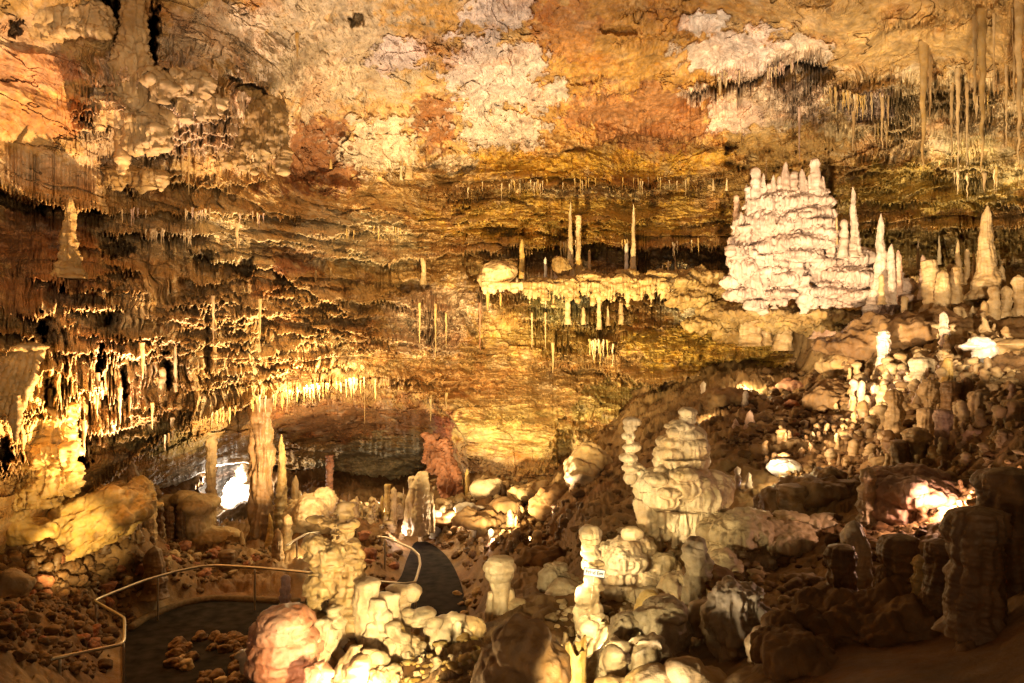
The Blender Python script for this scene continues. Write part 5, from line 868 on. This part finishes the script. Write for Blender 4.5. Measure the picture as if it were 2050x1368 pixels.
railing('curved steel railing around the dark pit at centre', [(755,1075),(775,1077),(800,1088),(825,1099),(838,1112),(841,1130),(836,1150),(830,1166),(810,1169),(780,1167),(745,1164),(700,1158)], [(770,1077),(832,1165),(745,1164)])
railing('short railing behind the spiny foreground tower', [(574,1092),(590,1082),(612,1070),(640,1066)], [(594,1080),(618,1069)], 1.05)
k0 = [(258,1262),(290,1241),(335,1222),(378,1209),(425,1201),(480,1202),(540,1205),(600,1207)]
tag(tube_path('kerb', [gp(u, v-2, .04) for u, v in k0], .10, M_KERB), 'low pale kerb edging the curved dark path', 'kerb')
bm = bmesh.new()
def make_sign():
    c = at(1190,1147,9.35); root = bpy.data.objects.new('sign', None); COL.objects.link(root); root.location = c; root.rotation_euler = (math.radians(-12), math.radians(7), math.radians(-4)); tag(root, 'small white sign reading Fried Egg with dark border, on the stacked column', 'sign')
    def box(name, sx, sy, sz, y, mat, bev=.002):
        b = bmesh.new(); bmesh.ops.create_cube(b, size=1)
        for v in b.verts: v.co = Vector((v.co.x*sx, v.co.y*sy+y, v.co.z*sz))
        bmesh.ops.bevel(b, geom=b.edges[:], offset=bev, segments=1, affect='EDGES'); me = bpy.data.meshes.new(name); b.to_mesh(me); b.free(); me.materials.append(mat); return link(name, me, root)
    ink = plain('sign_ink', (.03, .04, .09), .6, 0, 40, .1); wh = plain('sign_white', (.60, .60, .60), .6, 0, 20, .04, .1)
    box('border', .252, .010, .096, .004, ink); box('panel', .236, .010, .080, -.002, wh)
    cu = bpy.data.curves.new('t', 'FONT'); cu.body = 'Fried Egg'; cu.size = .056; cu.align_x = 'CENTER'; cu.align_y = 'CENTER'; cu.extrude = .0008; cu.offset = .0024
    to = bpy.data.objects.new('t', cu); COL.objects.link(to); dg = bpy.context.evaluated_depsgraph_get(); dg.update(); me = bpy.data.meshes.new_from_object(to.evaluated_get(dg)); bpy.data.objects.remove(to)
    me.materials.clear(); me.materials.append(ink); l = link('lettering', me, root); l.location = (0, -.0085, 0); l.rotation_euler = (math.radians(90), 0, 0)
    b = bmesh.new(); bmesh.ops.create_cone(b, cap_ends=True, segments=8, radius1=.006, radius2=.006, depth=.3)
    me = bpy.data.meshes.new('stake'); b.to_mesh(me); b.free(); me.materials.append(M_STEEL); s = link('stake', me, root); s.location = (0, .03, -.16)
make_sign()
# hollow broken stump, bottom centre right
def hollow(u, vt, vb, w, Y, pal, label):
    k = Y/FPX; h = (vb-vt)*k; r = w*.5*k; n = 28; prof = [(0,1.05),(.2,.95),(.5,.9),(.8,.95),(.95,1.05),(1,1.0),(1,.84),(.92,.72),(.8,.6),(.7,.3),(.68,.02)]
    V = []; 
    P2 = [(np.interp(i/40*(len(prof)-1), range(len(prof)), [q[0] for q in prof]), np.interp(i/40*(len(prof)-1), range(len(prof)), [q[1] for q in prof])) for i in range(41)]
    for (t, rr) in P2:
        for j in range(n):
            a = 2*math.pi*j/n; f = 1+.10*math.sin(3*a+1)+.06*math.sin(7*a+t*4); top = 1+(.12*math.sin(a*2+.6)+.06*math.sin(5*a))*t
            V.append((rr*r*f*math.cos(a), rr*r*f*math.sin(a), t*h*top))
    V = np.array(V, np.float32); V += .006*np.stack([noise(V[:, 0]*30, V[:, 1]*30, V[:, 2]*20+q) for q in (1, 5, 9)], -1)
    me = mesh_np('stalagmite', V, grid_faces(41, n, True)[:, ::-1], rock_cols(V*3, pal, 5), M_FORM); return tag(link('stalagmite', me, loc=at(u, vb, Y)), label, 'stalagmite')
hollow(1152,1292,1400,42,7.5,'ochre','broken hollow topped stump glowing orange at the bottom edge')
# ------------------------------------------------------------------ camera, lamps of the show cave, added fill lights, render
cam = bpy.data.cameras.new('camera'); co = bpy.data.objects.new('camera', cam); COL.objects.link(co)
cam.lens = 28; cam.sensor_width = 36; cam.clip_end = 300; cam.clip_start = .1; co.location = (0, 0, CAMZ); co.rotation_euler = (math.radians(90), 0, 0); S.camera = co
W = bpy.data.worlds.new('World'); S.world = W; W.use_nodes = True
W.node_tree.nodes['Background'].inputs[0].default_value = (1, .55, .25, 1); W.node_tree.nodes['Background'].inputs[1].default_value = .04
WARM = (1, .74, .42); YEL = (1, .76, .36); PINK = (1, .74, .60); ORG = (1, .60, .24); COOL = (1, .92, .84)
def lamp(u, v, Y, p, col=WARM, r=.12):
    l = bpy.data.lights.new('cave_or_fill_lamp', 'POINT'); l.energy = p; l.color = col; l.shadow_soft_size = r
    o = bpy.data.objects.new('cave_or_fill_lamp', l); COL.objects.link(o); o.location = at(u, v, Y); return o
def spot(u, v, Y, tu, tv, tY, p, ang=60, col=WARM, r=.12, blend=.6):
    l = bpy.data.lights.new('cave_or_fill_spot', 'SPOT'); l.energy = p; l.color = col; l.shadow_soft_size = r; l.spot_size = math.radians(ang); l.spot_blend = blend
    o = bpy.data.objects.new('cave_or_fill_spot', l); COL.objects.link(o); o.location = at(u, v, Y)
    d = at(tu, tv, tY)-o.location; o.rotation_euler = d.to_track_quat('-Z', 'Y').to_euler(); return o
# big washes
spot(1060, 1085, 20, 1150, 120, 26, 3600, 90, (1, .74, .52), .15, .8)
spot(850, 1060, 21, 640, 130, 24, 2500, 85, (1, .74, .50), .15, .8)
spot(1000, 1010, 14, 1130, 450, 33, 19000, 58, (1, .70, .28), .12, .8)
spot(1500, 960, 13, 1760, 300, 30, 10000, 54, (1, .73, .40), .15, .8)
spot(1420, 960, 17, 1500, 200, 28, 2600, 75, (1, .75, .54), .15, .8)
spot(2110, 700, 11, 1900, 230, 22, 4200, 80, (1, .72, .40), .15, .8)
spot(330, 1120, 17, 300, 230, 20, 5600, 80, (1, .69, .46), .15, .8)
spot(600, 1160, 15.5, 150, 700, 16, 11000, 58, (1, .62, .28), .12, .8)
spot(680, 1180, 19, 560, 600, 27, 9500, 70, (1, .68, .32), .12, .8)
spot(980, 1080, 21, 1080, 640, 31, 4500, 90, (1, .74, .34), .12, .8)
fill = spot(1025, 900, 2.0, 950, 300, 25, 4500, 62, (1, .74, .50), .8, .7); fill.location = (-1.5, -3, 6.2)  # added soft fill behind the camera, lifts the wall shadows
fill = spot(1025, 900, 2.0, 250, 420, 20, 5000, 46, (1, .67, .34), .8, .7); fill.location = (4.5, -2, 5.8)  # second added fill behind the camera, brightens the left wall
lamp(1800, 1400, 3.3, 20, (1, .6, .3), .4)  # added low warm fill for the dark front row at lower right
# arch lip
lamp(712, 735, wallY(712, 735, 4)-1.2, 600, (1, .76, .36), .08); lamp(610, 765, wallY(610, 765, 4)-1.1, 240, (1, .74, .34), .08); spot(720, 1085, 25.2, 540, 640, 27, 2400, 80, (1, .74, .34), .1, .8)
lamp(480, 880, 31, 90, WARM); lamp(900, 1030, 25.5, 60, WARM); lamp(760, 1010, 28.5, 160, WARM)
spot(120, 1130, 14.5, 70, 900, 17, 200, 80, (1, .64, .24), .1, .7)
spot(110, 1200, 14.5, 160, 1050, 19, 1100, 36, (1, .68, .26), .08, .7)
# middle ledge
lamp(1345, 655, 25.2, 25, YEL, .06); spot(1330, 760, 24.0, 1180, 480, 31, 260, 100, WARM, .06, .7)
lamp(1500, 760, 23.5, 90, YEL, .1)
# pink shield
spot(1800, 740, 19.5, 1590, 470, 26, 300, 46, (1, .72, .60), .08, .7); lamp(1670, 610, 21.8, 22, (1, .70, .45), .06)
spot(1900, 700, 19.0, 1930, 560, 25, 100, 90, YEL, .1, .8)
# small pathway lamps
for a in [(380,1092,24.2,25,YEL),(475,1088,25.6,40,YEL),(598,1098,22.2,26,YEL),(640,1065,25,40,YEL),(797,1068,25,30,PINK),(870,1060,26,30,YEL),(982,1078,22,18,PINK),
          (1562,935,13.8,30,YEL),(1496,975,14.6,10,COOL),(1893,1010,10.0,70,(1,.55,.34)),(1880,730,16.6,14,PINK),(1760,765,17.2,14,PINK),(1411,826,21,12,YEL),(1496,850,20,18,PINK),(1632,915,15.6,8,YEL)]:
    lamp(*a, r=.05)
lamp(440, 965, 36.0, 900, (1, .85, .66), .15); lamp(520, 1010, 37, 50, WARM)
spot(1880, 640, 13.2, 1964, 712, 15.5, 130, 17, (1, .82, .55), .05, .4)
spot(1850, 560, 25.8, 1860, 420, 31, 1600, 120, (1, .74, .38), .1, .8)
spot(1440, 800, 13.5, 1860, 830, 15, 420, 70, (1, .62, .32), .1, .8)  # added fill light to brighten the right slope, not a pathway lamp
# foreground
spot(790, 1400, 6.4, 715, 1260, 9, 560, 62, YEL, .05, .7); spot(1130, 1400, 6.4, 1225, 1280, 9, 170, 66, YEL, .05, .7); lamp(735, 1420, 7.8, 90, YEL, .05); lamp(830, 1400, 7.9, 60, YEL, .05); lamp(590, 1420, 7.5, 26, (1, .58, .32), .05); spot(700, 1470, 7.3, 700, 1060, 9.4, 50, 70, YEL, .05, .8)
lamp(1200, 1290, 8.6, 24, YEL, .05); spot(1015, 1225, 8.9, 1345, 985, 12, 560, 40, (1, .76, .40), .05, .5); spot(1120, 960, 8.5, 1350, 985, 12, 170, 46, YEL, .05, .6); spot(1110, 1190, 8.3, 1290, 1130, 11, 150, 60, YEL, .05, .6); spot(890, 1250, 8.2, 1000, 1160, 11, 190, 40, YEL, .05, .6); spot(1130, 1330, 7.8, 1010, 1160, 11, 90, 50, YEL)
spot(1270, 1500, 6.2, 1450, 1250, 8.5, 160, 70, (1, .78, .5), .06, .7)
c = S.cycles; c.max_bounces = 5; c.diffuse_bounces = 3; c.glossy_bounces = 2; c.transmission_bounces = 1; c.sample_clamp_indirect = 2; c.use_denoising = True
try: c.use_light_tree = True
except Exception: pass
S.view_settings.view_transform = 'Standard'; S.view_settings.look = 'None'; S.view_settings.exposure = .38; S.view_settings.gamma = 1
S.render.resolution_x = 1024; S.render.resolution_y = 683
